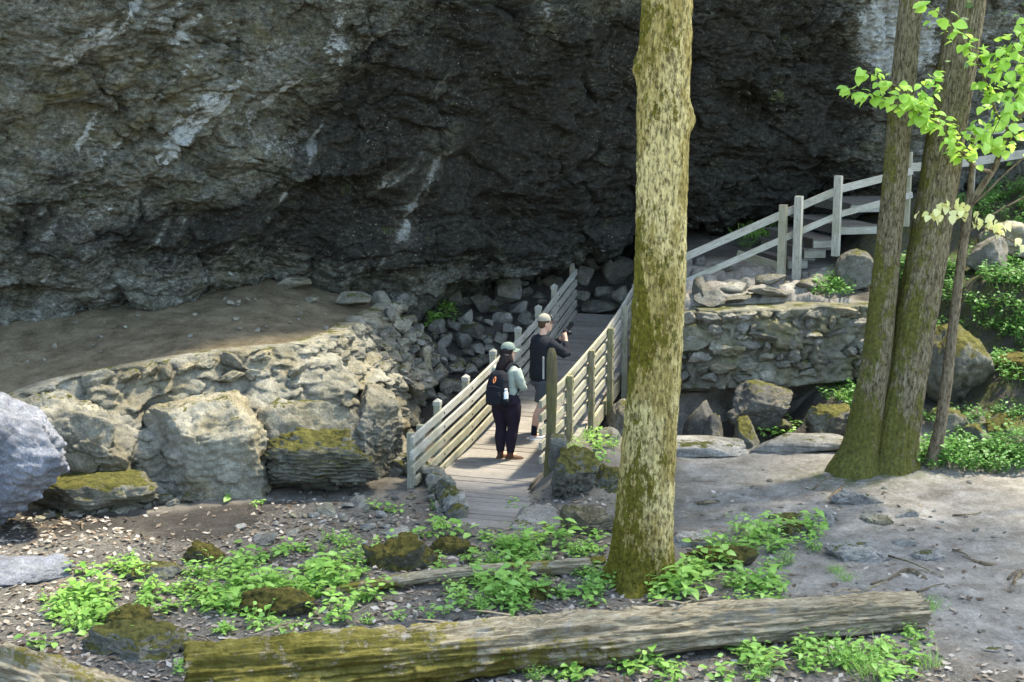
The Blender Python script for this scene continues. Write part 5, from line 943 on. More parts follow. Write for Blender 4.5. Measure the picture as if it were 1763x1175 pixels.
patch([(1640, 330), (1800, 320), (1800, 360), (1680, 385)], 12, HV, 0.7, 'green plant on the bank below the upper handrail', 'plants below the upper handrail')
patch([(1545, 450), (1640, 440), (1640, 560), (1560, 560)], 7, HV, 0.8, 'green plant seen between the twin trunks and the slender trunk', 'plants between the trunks')
patch([(1270, 400), (1340, 380), (1330, 420), (1280, 430)], 3, FV, 0.8, 'grassy tuft under the cliff behind the handrail', 'tufts behind the handrail', name='grass_tuft', cat='grass')
patch([(20, 1000), (560, 930), (1040, 930), (1040, 1040), (600, 1085), (330, 1110), (40, 1090)], 60, PS, 1.15, 'single seedling sprouting from the leaf litter behind the logs', 'seedlings in the leaf litter')
patch([(900, 1160), (1600, 1110), (1600, 1175), (1000, 1185)], 14, PS, 1.1, 'single seedling in front of the fallen log', 'seedlings before the log')
patch([(1500, 470), (1763, 380), (1790, 700), (1690, 640), (1600, 570), (1540, 560)], 20, HV, 0.75, 'leafy plant of the dense green slope behind the trunks', 'plants of the dense slope')
patch([(1560, 700), (1790, 690), (1790, 815), (1570, 815)], 12, HV + FV, 0.6, 'ferny plant on the bank between the slender tree and the path', 'ferny plants on the bank')
# grass tufts
def tuft(seed, n=70, h=0.2, s=0.07):
    rr = np.random.default_rng(seed); L = []; t = []
    for _ in range(n):
        b = np.append(rr.normal(0, s, 2), -0.02); d = np.append(rr.normal(0, 0.5, 2), 1.0) * h * rr.uniform(.5, 1.2); w = np.array((rr.normal(), rr.normal(), 0)); w = w / np.linalg.norm(w) * 0.0035
        m = b + d * 0.6; e = b + d + np.append(d[:2] * 0.5, -0.25 * h); L.append((np.array((b - w, b + w, m + w * .8, m - w * .8, e)), [(0, 1, 2, 3), (3, 2, 4)])); t += [rr.uniform()] * 5
    V, F = join(L); return raw_mesh('grass_tuft', V, F, MAT['leaf_plant'], False, attrs={'tint': t})
TF = [tuft(600 + k) for k in range(3)]
for k, (u, v, s, lab) in enumerate([(1465, 1150, 1.5, 'thick grass tuft in front of the fallen log'), (1500, 1165, 1.0, 'thin grass tuft before the bare end of the log'), (1595, 1150, 0.9, 'small grass tuft beside the right end of the log'), (1600, 1050, 0.9, 'grass tuft behind the right end of the log'), (1455, 1000, 0.7, 'sparse grass tuft on the path behind the log'), (1440, 985, 0.6, 'sparse grass tuft on the path behind the log'), (985, 775, 0.9, 'grass tuft beside the tall bridge post'), (1010, 755, 0.9, 'grass tuft on the bank under the railing'), (1050, 768, 0.8, 'grass tuft on the bank beside the rounded stone'), (1310, 1165, 0.8, 'grass tuft among plants before the log'), (1440, 500, 1.3, 'grass tuft on top of the retaining wall'), (1460, 690, 1.3, 'grass tuft at the wall foot beside the left trunk'), (1310, 410, 2.2, 'tall dark grass under the cliff behind the handrail'), (1290, 405, 2.0, 'tall dark grass under the cliff behind the handrail')]):
    p = hit(u, v); tag(inst('grass_tuft', TF[k % 3], (p[0], p[1], p[2]), (0, 0, k), (s, s, s)), lab, 'grass', 'grass tufts')
# leaf litter, twigs (nobody could count them)
rq = np.random.default_rng(88); n = 15000; x = rq.uniform(-6.5, 5.2, n); y = rq.uniform(10.8, 17.9, n)
keep = (x < 3.0 - 0.9 * (y - 13.4) + rq.normal(0, .5, n)) & (y < 16.3 + 0.5 * np.sin(x * 2)) | (np.hypot((x - 0.75) / 0.55, (y - 17.15) / 0.45) < 1) | ((np.hypot((x + 1.7) / 1.5, (y - 16.8) / 0.8) < 1) & (rq.uniform(size=n) < .5)) | (rq.uniform(size=n) < 0.10)
x, y = x[keep], y[keep]; z = hfun(x, y) + rq.uniform(0.004, 0.02, len(x)); V, F, t = scatter_cards(np.stack([x, y, z], 1), rq.uniform(0.035, 0.11, len(x)), rq, 0.55)
def litter_mat():
    m = NT('dead leaf'); c = m.ramp(m.attr('tint'), [(0, (0.06, 0.04, 0.025)), (0.35, (0.17, 0.132, 0.095)), (0.75, (0.26, 0.225, 0.18)), (1, (0.36, 0.325, 0.28))]); return m.done(c, None, 0.8)
MAT['litter'] = litter_mat(); tag(mk('leaf_litter', V, F, MAT['litter'], None, origin=(0, 14, 0), smooth=False, attrs={'tint': t}), 'dry grey brown dead leaves scattered over the forest floor', 'leaf litter', kind='stuff')
TWG = [(hit(u0, v0), hit(u1, v1)) for u0, v0, u1, v1 in [(1560, 1018, 1600, 1052), (1580, 1022, 1625, 1008), (1530, 960, 1600, 985), (1735, 1000, 1763, 985), (1640, 950, 1670, 965), (1200, 870, 1240, 866), (1400, 845, 1440, 820), (1500, 1010, 1560, 990), (700, 1010, 780, 985), (480, 1105, 510, 1090), (1640, 890, 1690, 884)]]
for k in range(34):
    x_, y_ = rq.uniform(-5.2, 3.2), rq.uniform(11.6, 16.2); a_ = rq.uniform(0, 6.28); l_ = rq.uniform(0.12, 0.4)
    TWG.append((np.array((x_, y_, hz(x_, y_))), np.array((x_ + l_ * math.cos(a_), y_ + l_ * math.sin(a_), hz(x_ + l_ * math.cos(a_), y_ + l_ * math.sin(a_))))))
for k, pts_ in enumerate([[(1745, 1012), (1752, 995), (1775, 985), (1800, 990)], [(1420, 865), (1445, 845), (1462, 822)], [(1600, 1000), (1570, 985), (1545, 990), (1520, 1005)], [(1660, 960), (1700, 975), (1735, 970)], [(1240, 860), (1210, 868), (1185, 862)]]):
    Pq = [hit(u, v) + np.array((0, 0, 0.012)) for u, v in pts_]; Pq[0][2] -= 0.05; Pq[-1][2] -= 0.05; Pq = smooth_path(Pq, 16); V, F, uv = tube(Pq, 0.024 + 0.01 * np.sin(np.linspace(0, 6, 16)), 8); tag(mk('root', V, F, MAT['bark_small'], None, uv=uv, attrs={'moss': np.zeros(len(V))}), 'exposed tree root snaking over the bare right path', 'root', 'exposed roots of the path')
for k, (a, b) in enumerate(TWG):
    m_ = (a + b) / 2 + rq.normal(0, 0.03, 3); a[2] += 0.015; b[2] += 0.015; m_[2] = hz(m_[0], m_[1]) + 0.03
    Pq = smooth_path([a, m_, b], 8); V, F, uv = tube(Pq, np.linspace(0.014, 0.005, 8), 6); tag(mk('twig', V, F, MAT['bark_small'], None, uv=uv, attrs={'moss': np.zeros(len(V))}), *(('dry twig lying on the bare right path', 'twig', 'twigs on the right path') if k < 11 else ('thin dry stick lying in the leaf litter', 'twig', 'sticks in the leaf litter')))
# ------------------------------------------------------------------ people
def remesh(parts, voxel=0.009, it=6, wr=0.0, wsc=(9, 9, 16), seed=0):
    """union of closed shells as one continuous skin (voxel remesh, smoothed, with cloth folds of height wr)"""
    V, F = join(parts); me = raw_mesh('tmp', V, F); o = bpy.data.objects.new('tmp', me); COL.objects.link(o)
    m = o.modifiers.new('r', 'REMESH'); m.mode = 'VOXEL'; m.voxel_size = voxel; s = o.modifiers.new('s', 'SMOOTH'); s.iterations = it; s.factor = 0.5
    e = o.evaluated_get(bpy.context.evaluated_depsgraph_get()); q = e.to_mesh(); n = len(q.vertices)
    co = np.empty(n * 3, np.float32); q.vertices.foreach_get('co', co); no = np.empty(n * 3, np.float32); q.vertices.foreach_get('normal', no)
    F = [tuple(p.vertices) for p in q.polygons]; e.to_mesh_clear(); bpy.data.objects.remove(o); bpy.data.meshes.remove(me)
    co = co.reshape(-1, 3).astype(float); no = no.reshape(-1, 3)
    if wr: co = co + no * (wr * (fbm(co * np.array(wsc), 3, seed, 0.55) + 0.5 * fbm(co * 5 + 3, 2, seed + 4, 0.5, True)))[:, None]
    return co, F
def loft(rings, seg=24, p=2.3):
    """horizontal rings (x,y,z,rx,ry[,yaw])"""
    R = np.array([tuple(r) + (0,) * (6 - len(r)) for r in rings], float); an = np.linspace(0, 2 * np.pi, seg, endpoint=False); V = []
    for x, y, z, rx, ry, yw in R:
        c, s = np.cos(an), np.sin(an); X = rx * np.sign(c) * np.abs(c) ** (2 / p); Y = ry * np.sign(s) * np.abs(s) ** (2 / p)
        V.append(np.stack([x + X * math.cos(yw) - Y * math.sin(yw), y + X * math.sin(yw) + Y * math.cos(yw), 0 * an + z], 1))
    n = len(R); return np.concatenate(V), [tuple(int(i) for i in q[::-1]) for q in grid_faces(n, seg, True)] + [tuple(range(seg))[::-1], tuple(range((n - 1) * seg, n * seg))]
def limb(P, R, n=14, seg=14):
    Q = smooth_path(np.column_stack([np.array(P, float), np.array(R, float)]), n); T, F, _ = tube(Q[:, :3], Q[:, 3], seg); return T, F
def ell(c, r, rot=None):
    v, f = ico(3); v = v * np.array(r)
    if rot is not None: v = v @ np.array(Euler(rot).to_matrix()).T
    return v + np.array(c), [tuple(int(i) for i in q) for q in f]
def turn(V, a, c=(0, 0)):
    V = np.array(V, float); x, y = V[:, 0] - c[0], V[:, 1] - c[1]; V[:, 0] = c[0] + x * math.cos(a) - y * math.sin(a); V[:, 1] = c[1] + x * math.sin(a) + y * math.cos(a); return V
def head_shells(z, hy, s=1.0):
    k = [(0, 0.040, -0.118, .022, .028), (0, 0.034, -0.104, .045, .055), (0, 0.020, -0.07, .060, .080), (0, 0.008, -0.03, .069, .094), (0, 0, 0.02, .075, .100), (0, -.004, .065, .074, .098), (0, -.008, .098, .058, .078), (0, -.01, .116, .026, .036)]
    L = [loft([(x * s, y * s + hy, z + q * s, a * s, b * s) for x, y, q, a, b in k], 24, 2.1)]
    L.append(limb([(0, hy + .088 * s, z + .028 * s), (0, hy + .106 * s, z + .002 * s), (0, hy + .116 * s, z - .016 * s), (0, hy + .096 * s, z - .026 * s)], [.008 * s, .010 * s, .013 * s, .011 * s], 10, 10))
    for sx in (-1, 1): L.append(ell((sx * .076 * s, hy - .004 * s, z - .002 * s), (.010 * s, .020 * s, .031 * s)))
    L.append(ell((0, hy + .090 * s, z - .060 * s), (.022 * s, .010 * s, .008 * s))); L.append(ell((0, hy + .088 * s, z - .071 * s), (.020 * s, .010 * s, .008 * s)))
    return L
def hand_shells(w, fdir, up, grip=0.6, side=1):
    """palm from the wrist w along fdir; fingers curl toward -up; thumb leaves the side of the palm"""
    f = np.array(fdir, float); f /= np.linalg.norm(f); u = np.array(up, float); u -= f * (u @ f); u /= np.linalg.norm(u); s = np.cross(f, u) * side; w = np.array(w, float); L = []
    L.append(limb([w, w + f * .045, w + f * .085], [.026, .032, .030], 8, 12)); L.append(limb([w + f * .03 - s * .018, w + f * .06, w + f * .085 + s * .02], [.018, .03, .018], 8, 10))
    for k, (o, ln) in enumerate(((-.030, .070), (-.010, .078), (.011, .073), (.030, .058))):
        b = w + f * .08 + s * o; p = [b]; d = f.copy(); 
        for j, fr in enumerate((.45, .3, .25)):
            a = grip * (0.55 + .45 * j); d = f * math.cos(a * (j + 1) * .8) - u * math.sin(a * (j + 1) * .8); p.append(p[-1] + d * ln * fr)
        L.append(limb(p, [.0095, .009, .0085, .007], 9, 8))
    b = w + f * .03 - s * .028; L.append(limb([b, b + f * .025 - s * .022 - u * .008, b + f * .055 - s * .022 - u * .024], [.012, .0105, .008], 8, 8)); return L
def flat_mat(name, c, rough=0.9, var=0.25, sc=25):
    m = NT(name); P = m.pos(); n = m.noise(P, sc, 4, 0.6); col = m.mix(n, tuple(x * (1 - var) for x in c), tuple(min(1, x * (1 + var)) for x in c)); return m.done(col, m.bump(m.noise(P, 180, 2, 0.5), 0.15, 0.004), rough)
for k, c, rg in (('skin', (0.50, 0.30, 0.21), 0.55), ('black_knit', (0.014, 0.015, 0.018), 0.95), ('grey_short', (0.055, 0.057, 0.06), 0.9), ('sock', (0.012, 0.013, 0.02), 0.95), ('shoe_grey', (0.40, 0.42, 0.46), 0.7), ('sole_white', (0.72, 0.71, 0.68), 0.7), ('khaki', (0.26, 0.24, 0.185), 0.9), ('cap_black', (0.015, 0.015, 0.017), 0.85), ('white_patch', (0.75, 0.75, 0.72), 0.8), ('hair_brown', (0.06, 0.035, 0.02), 0.6), ('sage', (0.15, 0.185, 0.155), 0.9), ('jacket', (0.27, 0.30, 0.245), 0.85), ('legging', (0.018, 0.013, 0.02), 0.9), ('boot', (0.075, 0.04, 0.026), 0.7), ('boot_sole', (0.22, 0.16, 0.10), 0.8), ('hair_dark', (0.016, 0.010, 0.010), 0.5), ('pack', (0.012, 0.013, 0.016), 0.85), ('orange', (0.75, 0.25, 0.10), 0.5), ('bottle', (0.72, 0.74, 0.70), 0.4), ('camera_black', (0.01, 0.01, 0.011), 0.4), ('eye', (0.02, 0.015, 0.012), 0.3), ('lip', (0.36, 0.16, 0.12), 0.5), ('zip', (0.05, 0.05, 0.055), 0.5)):
    MAT[k] = flat_mat(k.replace('_', ' '), c, rg)
def person(loc, theta, s, label):
    root = tag(empty('person', loc), label, 'person')
    def add(name, VF, mat, parent=None, lab=None):
        V, F = VF; V = turn(np.asarray(V, float) * s, theta) + np.array(loc); o = mk(name, V, F, MAT[mat], parent or root)
        if lab: o['label'] = lab
        return o
    return root, add
def cap_parts(add, z, hy, a, crown, front, bill, s=1.0):
    an = np.linspace(0, 2 * np.pi, 36, endpoint=False); V = []
    t = np.linspace(0, 1, 10); lv = [((.087 * math.cos(q * 1.5) ** 0.8) * s, (.110 * math.cos(q * 1.5) ** 0.8) * s, z + (.045 + .098 * math.sin(q * 1.5) ** 1.0) * s) for q in t]
    ring = [np.stack([rx * np.cos(an), hy - .004 + ry * np.sin(an), 0 * an + zz_], 1) for rx, ry, zz_ in lv]; V = np.concatenate(ring); n = len(ring)
    Fq = grid_faces(n, 36, True); F = [tuple(int(i) for i in q[::-1]) for q in Fq] + [tuple(range((n - 1) * 36, n * 36))]
    V = turn(V, a, (0, hy)); cc = add('cap', (V, F), crown)
    if front:
        sel = [q for q in F[:-1] if all(4 <= (i % 36) <= 14 for i in q)]; Vf = V + (V - np.array((0, hy, z + .03))) * 0.035; idx = sorted({i for q in sel for i in q}); mp = {i: k for k, i in enumerate(idx)}; add('front_panel', (Vf[idx], [tuple(mp[i] for i in q) for q in sel]), front, cc)
        sel = [q for q in F[:-1] if all(7 <= (i % 36) <= 10 and 54 < i < 200 for i in q)]; Vf = V + (V - np.array((0, hy, z + .03))) * 0.055; idx = sorted({i for q in sel for i in q}); mp = {i: k for k, i in enumerate(idx)}; add('patch', (Vf[idx], [tuple(mp[i] for i in q) for q in sel]), 'white_patch', cc)
    B = []; 
    for zz_, th in ((0, 1), (-.006, 1)):
        for rr_ in np.linspace(0, 1, 6):
            for x in np.linspace(-1, 1, 13): B.append((x * .078 * s * (1 - .10 * rr_), hy + (.108 * math.sqrt(max(0, 1 - (x * .88) ** 2)) + rr_ * .075 * math.sqrt(max(0.0, 1 - (x * .8) ** 2))) * s, z + (.048 - .028 * x * x - .018 * rr_) * s + zz_))
    g = grid_faces(6, 13); F = [tuple(int(i) for i in q) for q in g] + [tuple(int(i) + 78 for i in q[::-1]) for q in g]
    edge = [i for i in range(13)] + [13 * k + 12 for k in range(1, 6)] + [65 + k for k in range(11, -1, -1)] + [13 * k for k in range(4, 0, -1)]
    F += [(edge[i], edge[i - 1], edge[i - 1] + 78, edge[i] + 78) for i in range(len(edge))]
    add('bill', (turn(np.array(B), a, (0, hy)), F), bill, cc)
def shoe(x, y, yaw, L=0.28, W=0.05, h=0.075, z=0.0):
    k = [(-.08, .030, .02, .55), (-.06, .036, .07, .9), (0, .040, .085, 1), (.06, .045, .065, 1), (.12, .05, .05, 1), (.165, .043, .042, .9), (.19, .022, .03, .5)]
    V = []; seg = 16; an = np.linspace(0, 2 * np.pi, seg, endpoint=False)
    for yy, w, hh, f in k: V.append(np.stack([w * W / .05 * np.cos(an), 0 * an + yy * L / .28, .028 + (hh * h / .085 - .028) * np.clip(np.sin(an), 0, 1) - .012 * np.clip(-np.sin(an), 0, 1)], 1))
    F = [tuple(int(i) for i in q) for q in grid_faces(len(k), seg, True)] + [tuple(range(seg)), tuple(range((len(k) - 1) * seg, len(k) * seg))[::-1]]
    V = np.concatenate(V); up = (V, F); S = [np.array([(w * W / .05 * 1.08 * c, yy * L / .28 * 1.04, q) for c in (-1, -.6, .6, 1)]) for q in (0.0, .026) for yy, w, hh, f in k]
    S = np.concatenate(S); n = len(k); g = grid_faces(n, 4); Fs = [tuple(int(i) for i in q[::-1]) for q in g] + [tuple(int(i) + n * 4 for i in q) for q in g]; ed = list(range(4)) + [4 * i + 3 for i in range(1, n)] + [4 * (n - 1) + i for i in (2, 1, 0)] + [4 * i for i in range(n - 2, 0, -1)]
    Fs += [(ed[i - 1], ed[i], ed[i] + n * 4, ed[i - 1] + n * 4) for i in range(len(ed))]
    tr_ = lambda V: turn(V, yaw) + np.array((x, y, z)); return (tr_(V), F), (tr_(S), Fs)
def face(add, z, hy, a, s=1.0, parent=None):
    for sx in (-1, 1):
        V, F = ell((sx * .030 * s, hy + .086 * s, z + .014 * s), (.011 * s, .008 * s, .006 * s)); add('eye', (turn(V, a, (0, hy)), F), 'eye')
        V, F = ell((sx * .031 * s, hy + .090 * s, z + .032 * s), (.018 * s, .006 * s, .004 * s)); add('eyebrow', (turn(V, a, (0, hy)), F), 'hair_brown')
    V, F = ell((0, hy + .0995 * s, z - .0655 * s), (.021 * s, .0035 * s, .0045 * s)); add('mouth', (turn(V, a, (0, hy)), F), 'lip')
# man -----------------------------------------------------------------
mz = deckz(20.75) - 0.003; top = D(935, 541, 20.75)[2]; sM = (top - mz) / 1.815
mloc = (D(933, 700, 20.75)[0], 20.75, mz); thM = math.radians(-58)
man, add = person(mloc, thM, sM, 'person in a black sweatshirt and grey shorts raising a camera on the bridge')
HA = math.radians(-14); hy, hz_ = 0.05, 1.665
def rotl(Ls, a, c): return [(turn(V, a, c), F) for V, F in Ls]
legs = [limb([(.10, -.02, .93), (.105, -.03, .72), (.105, -.08, .50), (.105, -.16, .33), (.10, -.20, .09), (.10, -.20, .05)], [.085, .083, .060, .060, .038, .040], 20), limb([(-.10, .0, .93), (-.105, .10, .72), (-.105, .16, .50), (-.10, .17, .33), (-.10, .15, .09), (-.10, .15, .05)], [.085, .083, .060, .060, .038, .040], 20)]
torso = loft([(0, -.01, .86, .13, .10), (0, -.01, .96, .165, .115), (0, 0, 1.08, .155, .105), (0, .01, 1.22, .165, .115), (0, .01, 1.34, .185, .115), (0, 0, 1.42, .185, .095), (0, 0, 1.47, .12, .07), (0, .01, 1.50, .06, .06)])
rs, re, rw = (.19, .01, 1.42), (.26, .24, 1.245), (.115, .335, 1.43); ls_, le_, lw_ = (-.19, .01, 1.42), (-.24, .25, 1.26), (-.03, .375, 1.43)
arms = [limb([rs, (.24, .12, 1.33), re], [.055, .047, .040], 12), limb([re, (.19, .30, 1.34), rw], [.040, .036, .026], 12), limb([ls_, (-.235, .12, 1.33), le_], [.055, .047, .040], 12), limb([le_, (-.14, .33, 1.34), lw_], [.040, .036, .026], 12)]
neck = [limb([(0, -.005, 1.44), (0, .015, 1.52), (0, .03, 1.60)], [.062, .056, .055], 8)]
feet = [ell((.10, -.14, .05), (.04, .11, .04)), ell((-.10, .21, .05), (.04, .11, .04))]
handM = hand_shells(rw, (-.42, .10, .62), (.25, -.9, .2), 0.75, 1) + hand_shells(lw_, (.42, .02, .62), (-.25, -.9, .2), 0.75, -1)
add('body', remesh(legs + [torso] + arms + neck + feet + handM + rotl(head_shells(hz_, hy), HA, (0, hy)), 0.0065, 3), 'skin')
face(add, hz_, hy, HA)
sw = [loft([(0, -.01, .84, .172, .135), (0, -.01, .88, .188, .150), (0, -.01, .98, .200, .152), (0, 0, 1.10, .198, .148), (0, .0, 1.24, .205, .150), (0, 0, 1.36, .218, .145), (0, 0, 1.43, .205, .118), (0, 0, 1.485, .13, .085), (0, .008, 1.515, .075, .072)]),
      limb([(.17, 0, 1.42), (.245, .11, 1.33), (.27, .235, 1.235)], [.085, .078, .066], 12), limb([(.27, .235, 1.235), (.20, .29, 1.33), (.14, .315, 1.395)], [.066, .056, .042], 12), limb([(-.17, 0, 1.42), (-.24, .11, 1.33), (-.25, .245, 1.25)], [.085, .078, .066], 12), limb([(-.25, .245, 1.25), (-.15, .32, 1.33), (-.06, .355, 1.395)], [.066, .056, .042], 12)]
add('sweatshirt', remesh(sw, 0.011, 5, 0.014, (7, 7, 11), 3), 'black_knit')
sh = [loft([(0, -.01, .95, .168, .128), (0, -.01, .88, .180, .138), (0, -.01, .80, .182, .140), (0, -.0, .76, .165, .125)][::-1]), limb([(.095, -.015, .84), (.11, -.04, .70), (.112, -.075, .535)], [.108, .112, .108], 10, 18), limb([(-.095, 0, .84), (-.11, .09, .70), (-.112, .14, .535)], [.108, .112, .108], 10, 18)]
add('shorts', remesh(sh, 0.011, 3, 0.010, (8, 8, 8), 5), 'grey_short')
for (x, y, yaw, k0) in ((.10, -.20, -.25, -.02), (-.10, .15, .1, 0)):
    add('sock', limb([(x, y - .005 * 0, .07), (x, y, .13), (x + .002, y + .012, .21)], [.046, .045, .050], 8, 16), 'sock'); up, so = shoe(x, y + .015, yaw); o = add('shoe', up, 'shoe_grey'); add('sole', so, 'sole_white', o)
hb = [loft([(0, hy - .022, hz_ - .055, .050, .060), (0, hy - .020, hz_ - .03, .066, .080), (0, hy - .014, hz_ + .01, .078, .092), (0, hy - .010, hz_ + .05, .080, .099), (0, hy - .010, hz_ + .08, .076, .09)], 24, 2.1)]
add('hair', (turn(hb[0][0], HA, (0, hy)), hb[0][1]), 'hair_brown')
cap_parts(add, hz_ + .012, hy, HA, 'khaki', 'cap_black', 'cap_black')
# camera in his hands (a thing of its own)
cl = turn(np.array([(.045, .385, 1.505)]) * sM, thM)[0] + np.array(mloc)
cm = tag(empty('camera', cl), 'small black camera held up in front of the sweatshirted person', 'camera'); Rc = np.array(Euler((0, 0, thM)).to_matrix())
bm = bmesh.new(); bmesh.ops.create_cube(bm, size=1); bmesh.ops.scale(bm, vec=(.118, .045, .075), verts=bm.verts); bmesh.ops.bevel(bm, geom=bm.edges[:], offset=.008, segments=2, affect='EDGES'); V = np.array([v.co[:] for v in bm.verts]); F = [tuple(v.index for v in f.verts) for f in bm.faces]; bm.free()
mk('camera_body', V @ Rc.T + cl, F, MAT['camera_black'], cm, smooth=False); V, F, _ = tube([(0, .02, 0), (0, .05, 0), (0, .085, 0)], [.031, .033, .031], 20); mk('lens', V @ Rc.T + cl, F, MAT['camera_black'], cm, smooth=False); V, F = box((0, .005, .045), (.018, .02, .012)); mk('viewfinder', V @ Rc.T + cl, [tuple(q) for q in F], MAT['zip'], cm, smooth=False)
# woman ------------------------------------------------------------------
yw_ = 19.6; wz = deckz(yw_) - 0.003; top = D(875, 589, yw_)[2]; sW = (top - wz) / 1.70
wloc = (D(873, 700, yw_)[0], yw_, wz); thW = math.radians(-34)
wo, add = person(wloc, thW, sW, 'person in a sage cap, pale green jacket and dark leggings wearing a backpack')
HA = math.radians(-44); hy, hz_ = 0.03, 1.545
legs = [limb([(.085, -.01, .88), (.10, .0, .70), (.095, .01, .47), (.085, -.02, .32), (.075, -.03, .09), (.075, -.03, .05)], [.10, .095, .062, .062, .042, .042], 20), limb([(-.085, -.02, .88), (-.095, -.03, .70), (-.085, -.02, .47), (-.08, -.05, .32), (-.075, -.06, .09), (-.075, -.06, .05)], [.10, .095, .062, .062, .042, .042], 20)]
torso = loft([(0, -.02, .78, .12, .11), (0, -.025, .88, .175, .13), (0, -.01, .98, .15, .11), (0, .0, 1.08, .13, .095), (0, .015, 1.2, .15, .115), (0, .01, 1.3, .165, .10), (0, 0, 1.37, .11, .065), (0, .005, 1.40, .055, .055)])
rs, re, rw = (.165, .0, 1.31), (.215, .06, 1.06), (.10, .24, 1.04)
arms = [limb([rs, (.20, .01, 1.19), re], [.05, .043, .037], 12), limb([re, (.17, .16, 1.04), rw], [.037, .033, .024], 12), limb([(-rs[0], rs[1], rs[2]), (-.20, .01, 1.19), (-.215, .06, 1.06)], [.05, .043, .037], 12), limb([(-.215, .06, 1.06), (-.17, .16, 1.04), (-.05, .25, 1.05)], [.037, .033, .024], 12)]
body = legs + [torso] + arms + [limb([(0, 0, 1.34), (0, .012, 1.42), (0, .02, 1.48)], [.05, .046, .046], 8), ell((.075, .04, .05), (.036, .10, .04)), ell((-.075, .02, .05), (.036, .10, .04))] + hand_shells(rw, (-.7, .6, .05), (0, .2, 1), 0.7, 1) + hand_shells((-.05, .25, 1.05), (.8, .5, .0), (0, .2, 1), 0.7, -1) + rotl(head_shells(hz_, hy, .96), HA, (0, hy))
add('body', remesh(body, 0.0065, 3), 'skin'); face(add, hz_, hy, HA, .96)
lg = [loft([(0, -.025, .74, .16, .135), (0, -.035, .84, .212, .168), (0, -.025, .93, .186, .142), (0, -.01, 1.0, .155, .115)]), limb([(.088, -.012, .86), (.10, .0, .70), (.096, .01, .47), (.086, -.02, .32), (.076, -.03, .11)], [.126, .120, .082, .080, .054], 20, 18), limb([(-.088, -.022, .86), (-.097, -.03, .70), (-.086, -.02, .47), (-.081, -.05, .32), (-.076, -.06, .11)], [.126, .120, .082, .080, .054], 20, 18)]
add('leggings', remesh(lg, 0.010, 5, 0.004, (8, 8, 12), 8), 'legging')
jk = [loft([(0, -.01, .93, .168, .132), (0, -.005, .97, .172, .135), (0, 0, 1.08, .155, .120), (0, .01, 1.2, .172, .135), (0, .008, 1.3, .182, .118), (0, 0, 1.365, .12, .08), (0, .005, 1.40, .068, .066)]), limb([(.15, 0, 1.31), (.21, .01, 1.19), (.225, .06, 1.06)], [.072, .062, .054], 12), limb([(.225, .06, 1.06), (.175, .16, 1.035), (.115, .225, 1.035)], [.054, .047, .036], 12), limb([(-.15, 0, 1.31), (-.21, .01, 1.19), (-.225, .06, 1.06)], [.072, .062, .054], 12), limb([(-.225, .06, 1.06), (-.175, .16, 1.035), (-.065, .24, 1.045)], [.054, .047, .036], 12)]
add('jacket', remesh(jk, 0.010, 4, 0.012, (9, 9, 14), 12), 'jacket')
for (x, y, yaw) in ((.075, -.03, -.75), (-.075, -.06, -.05)):
    up, so = shoe(x, y + .01, yaw, .26, .046, .085); o = add('boot', up, 'boot'); add('sole', so, 'boot_sole', o); add('boot_shaft', limb([(x, y, .05), (x, y, .10), (x, y + .004, .145)], [.046, .047, .050], 8, 16), 'boot', o)
hr = [loft([(0, hy - .035, hz_ - .10, .060, .055), (0, hy - .030, hz_ - .05, .076, .085), (0, hy - .016, hz_ + .0, .082, .096), (0, hy - .012, hz_ + .05, .082, .10), (0, hy - .01, hz_ + .08, .075, .09)], 24, 2.1), limb([(.0, hy - .06, hz_ - .02), (-.01, hy - .085, hz_ - .12), (-.02, hy - .125, hz_ - .24), (-.03, hy - .13, hz_ - .33)], [.07, .075, .06, .02], 14), limb([(.05, hy - .03, hz_ - .04), (.075, hy - .04, hz_ - .12), (.085, hy + .0, hz_ - .20)], [.03, .034, .018], 10)]
hV, hF = remesh([(turn(hr[0][0], HA * .8, (0, hy)), hr[0][1])] + hr[1:], 0.009, 3, 0.012, (26, 26, 6), 15); add('hair', (hV, hF), 'hair_dark')
cap_parts(add, hz_ + .010, hy, HA, 'sage', None, 'sage', .98)
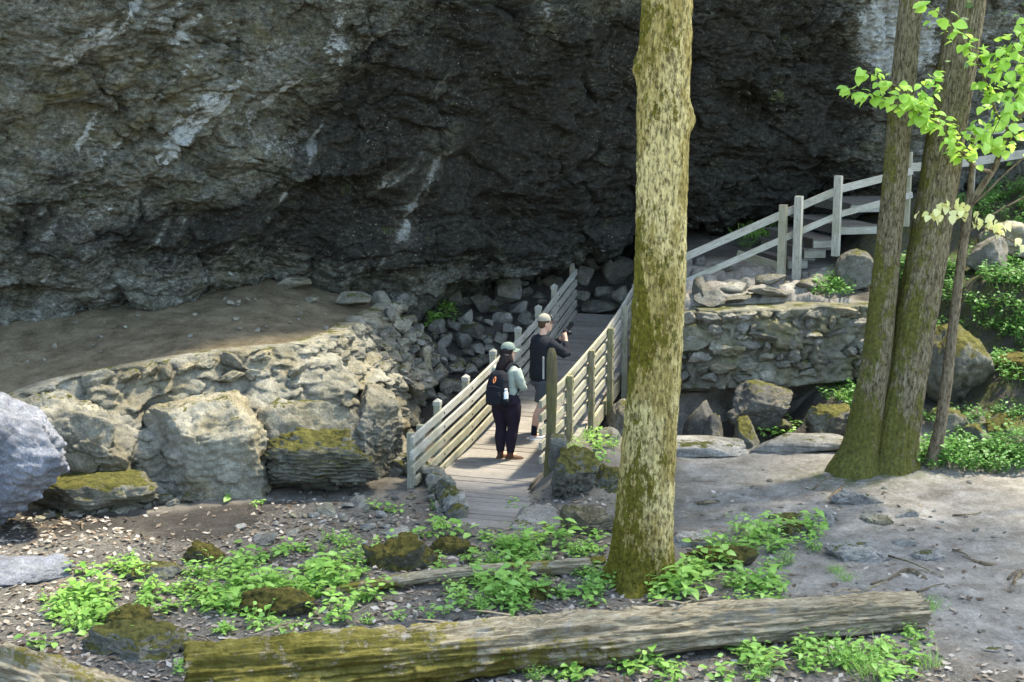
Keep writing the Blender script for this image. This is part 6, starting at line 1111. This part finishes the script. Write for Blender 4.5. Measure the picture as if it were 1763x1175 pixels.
# backpack and bottle: carried things
pl = turn(np.array([(0, -.23, 1.0)]) * sW, thW)[0] + np.array(wloc)
bp = tag(empty('backpack', pl), 'black backpack with orange loop on the back of the person in the sage cap', 'backpack')
def addp(name, VF, mat, root=bp, smooth=True):
    V, F = VF; return mk(name, turn(np.asarray(V, float) * sW, thW) + np.array(wloc), F, MAT[mat], root, smooth=smooth)
pk = [loft([(-.01, -.20, .82, .125, .06), (-.01, -.215, .86, .158, .092), (-.01, -.225, .96, .165, .105), (-.01, -.225, 1.08, .16, .100), (0, -.21, 1.2, .145, .088), (0, -.195, 1.28, .115, .070), (0, -.18, 1.315, .07, .04)], 28, 3.2)]
addp('pack_body', remesh(pk, 0.010, 4, 0.010, (8, 8, 8), 21), 'pack')
addp('pocket', remesh([loft([(-.01, -.315, .84, .10, .03), (-.01, -.325, .88, .125, .042), (-.01, -.325, 1.0, .125, .042), (-.01, -.32, 1.05, .11, .03)], 24, 3.2)], 0.009, 3, 0.008, (9, 9, 9), 23), 'pack')
for sx in (-1, 1): addp('strap', limb([(sx * .08, -.15, 1.31), (sx * .10, -.06, 1.395), (sx * .115, .05, 1.375), (sx * .135, .135, 1.26), (sx * .165, .10, 1.10), (sx * .17, -.02, .97), (sx * .145, -.14, .90)], [.022, .022, .02, .02, .018, .014, .012], 26, 8), 'pack')
an = np.linspace(0, 2 * np.pi, 20); addp('loop', tube(np.stack([-.0 + .016 * np.cos(an), -.31 + 0 * an + .02 * np.sin(an), 1.205 + .038 * np.sin(an)], 1), .006, 8)[:2], 'orange')
addp('zip', limb([(-.12, -.31, 1.10), (-.01, -.333, 1.12), (.10, -.31, 1.10)], [.005, .005, .005], 14, 6), 'zip')
bt = tag(empty('water_bottle', turn(np.array([(.155, -.25, .90)]) * sW, thW)[0] + np.array(wloc)), 'white water bottle in the side pocket of the black backpack', 'bottle')
addp('bottle_body', loft([(.158, -.262, .90, .03, .03), (.158, -.262, .91, .034, .034), (.158, -.262, 1.03, .034, .034), (.158, -.262, 1.055, .022, .022)], 18, 2.0), 'bottle', bt); addp('bottle_cap', loft([(.158, -.262, 1.057, .022, .022), (.158, -.262, 1.085, .022, .022), (.158, -.262, 1.09, .018, .018)], 18, 2.0), 'bottle', bt)
addp('side_pocket', loft([(.155, -.255, .86, .040, .040), (.155, -.255, .95, .044, .044)], 18, 2.4), 'pack')
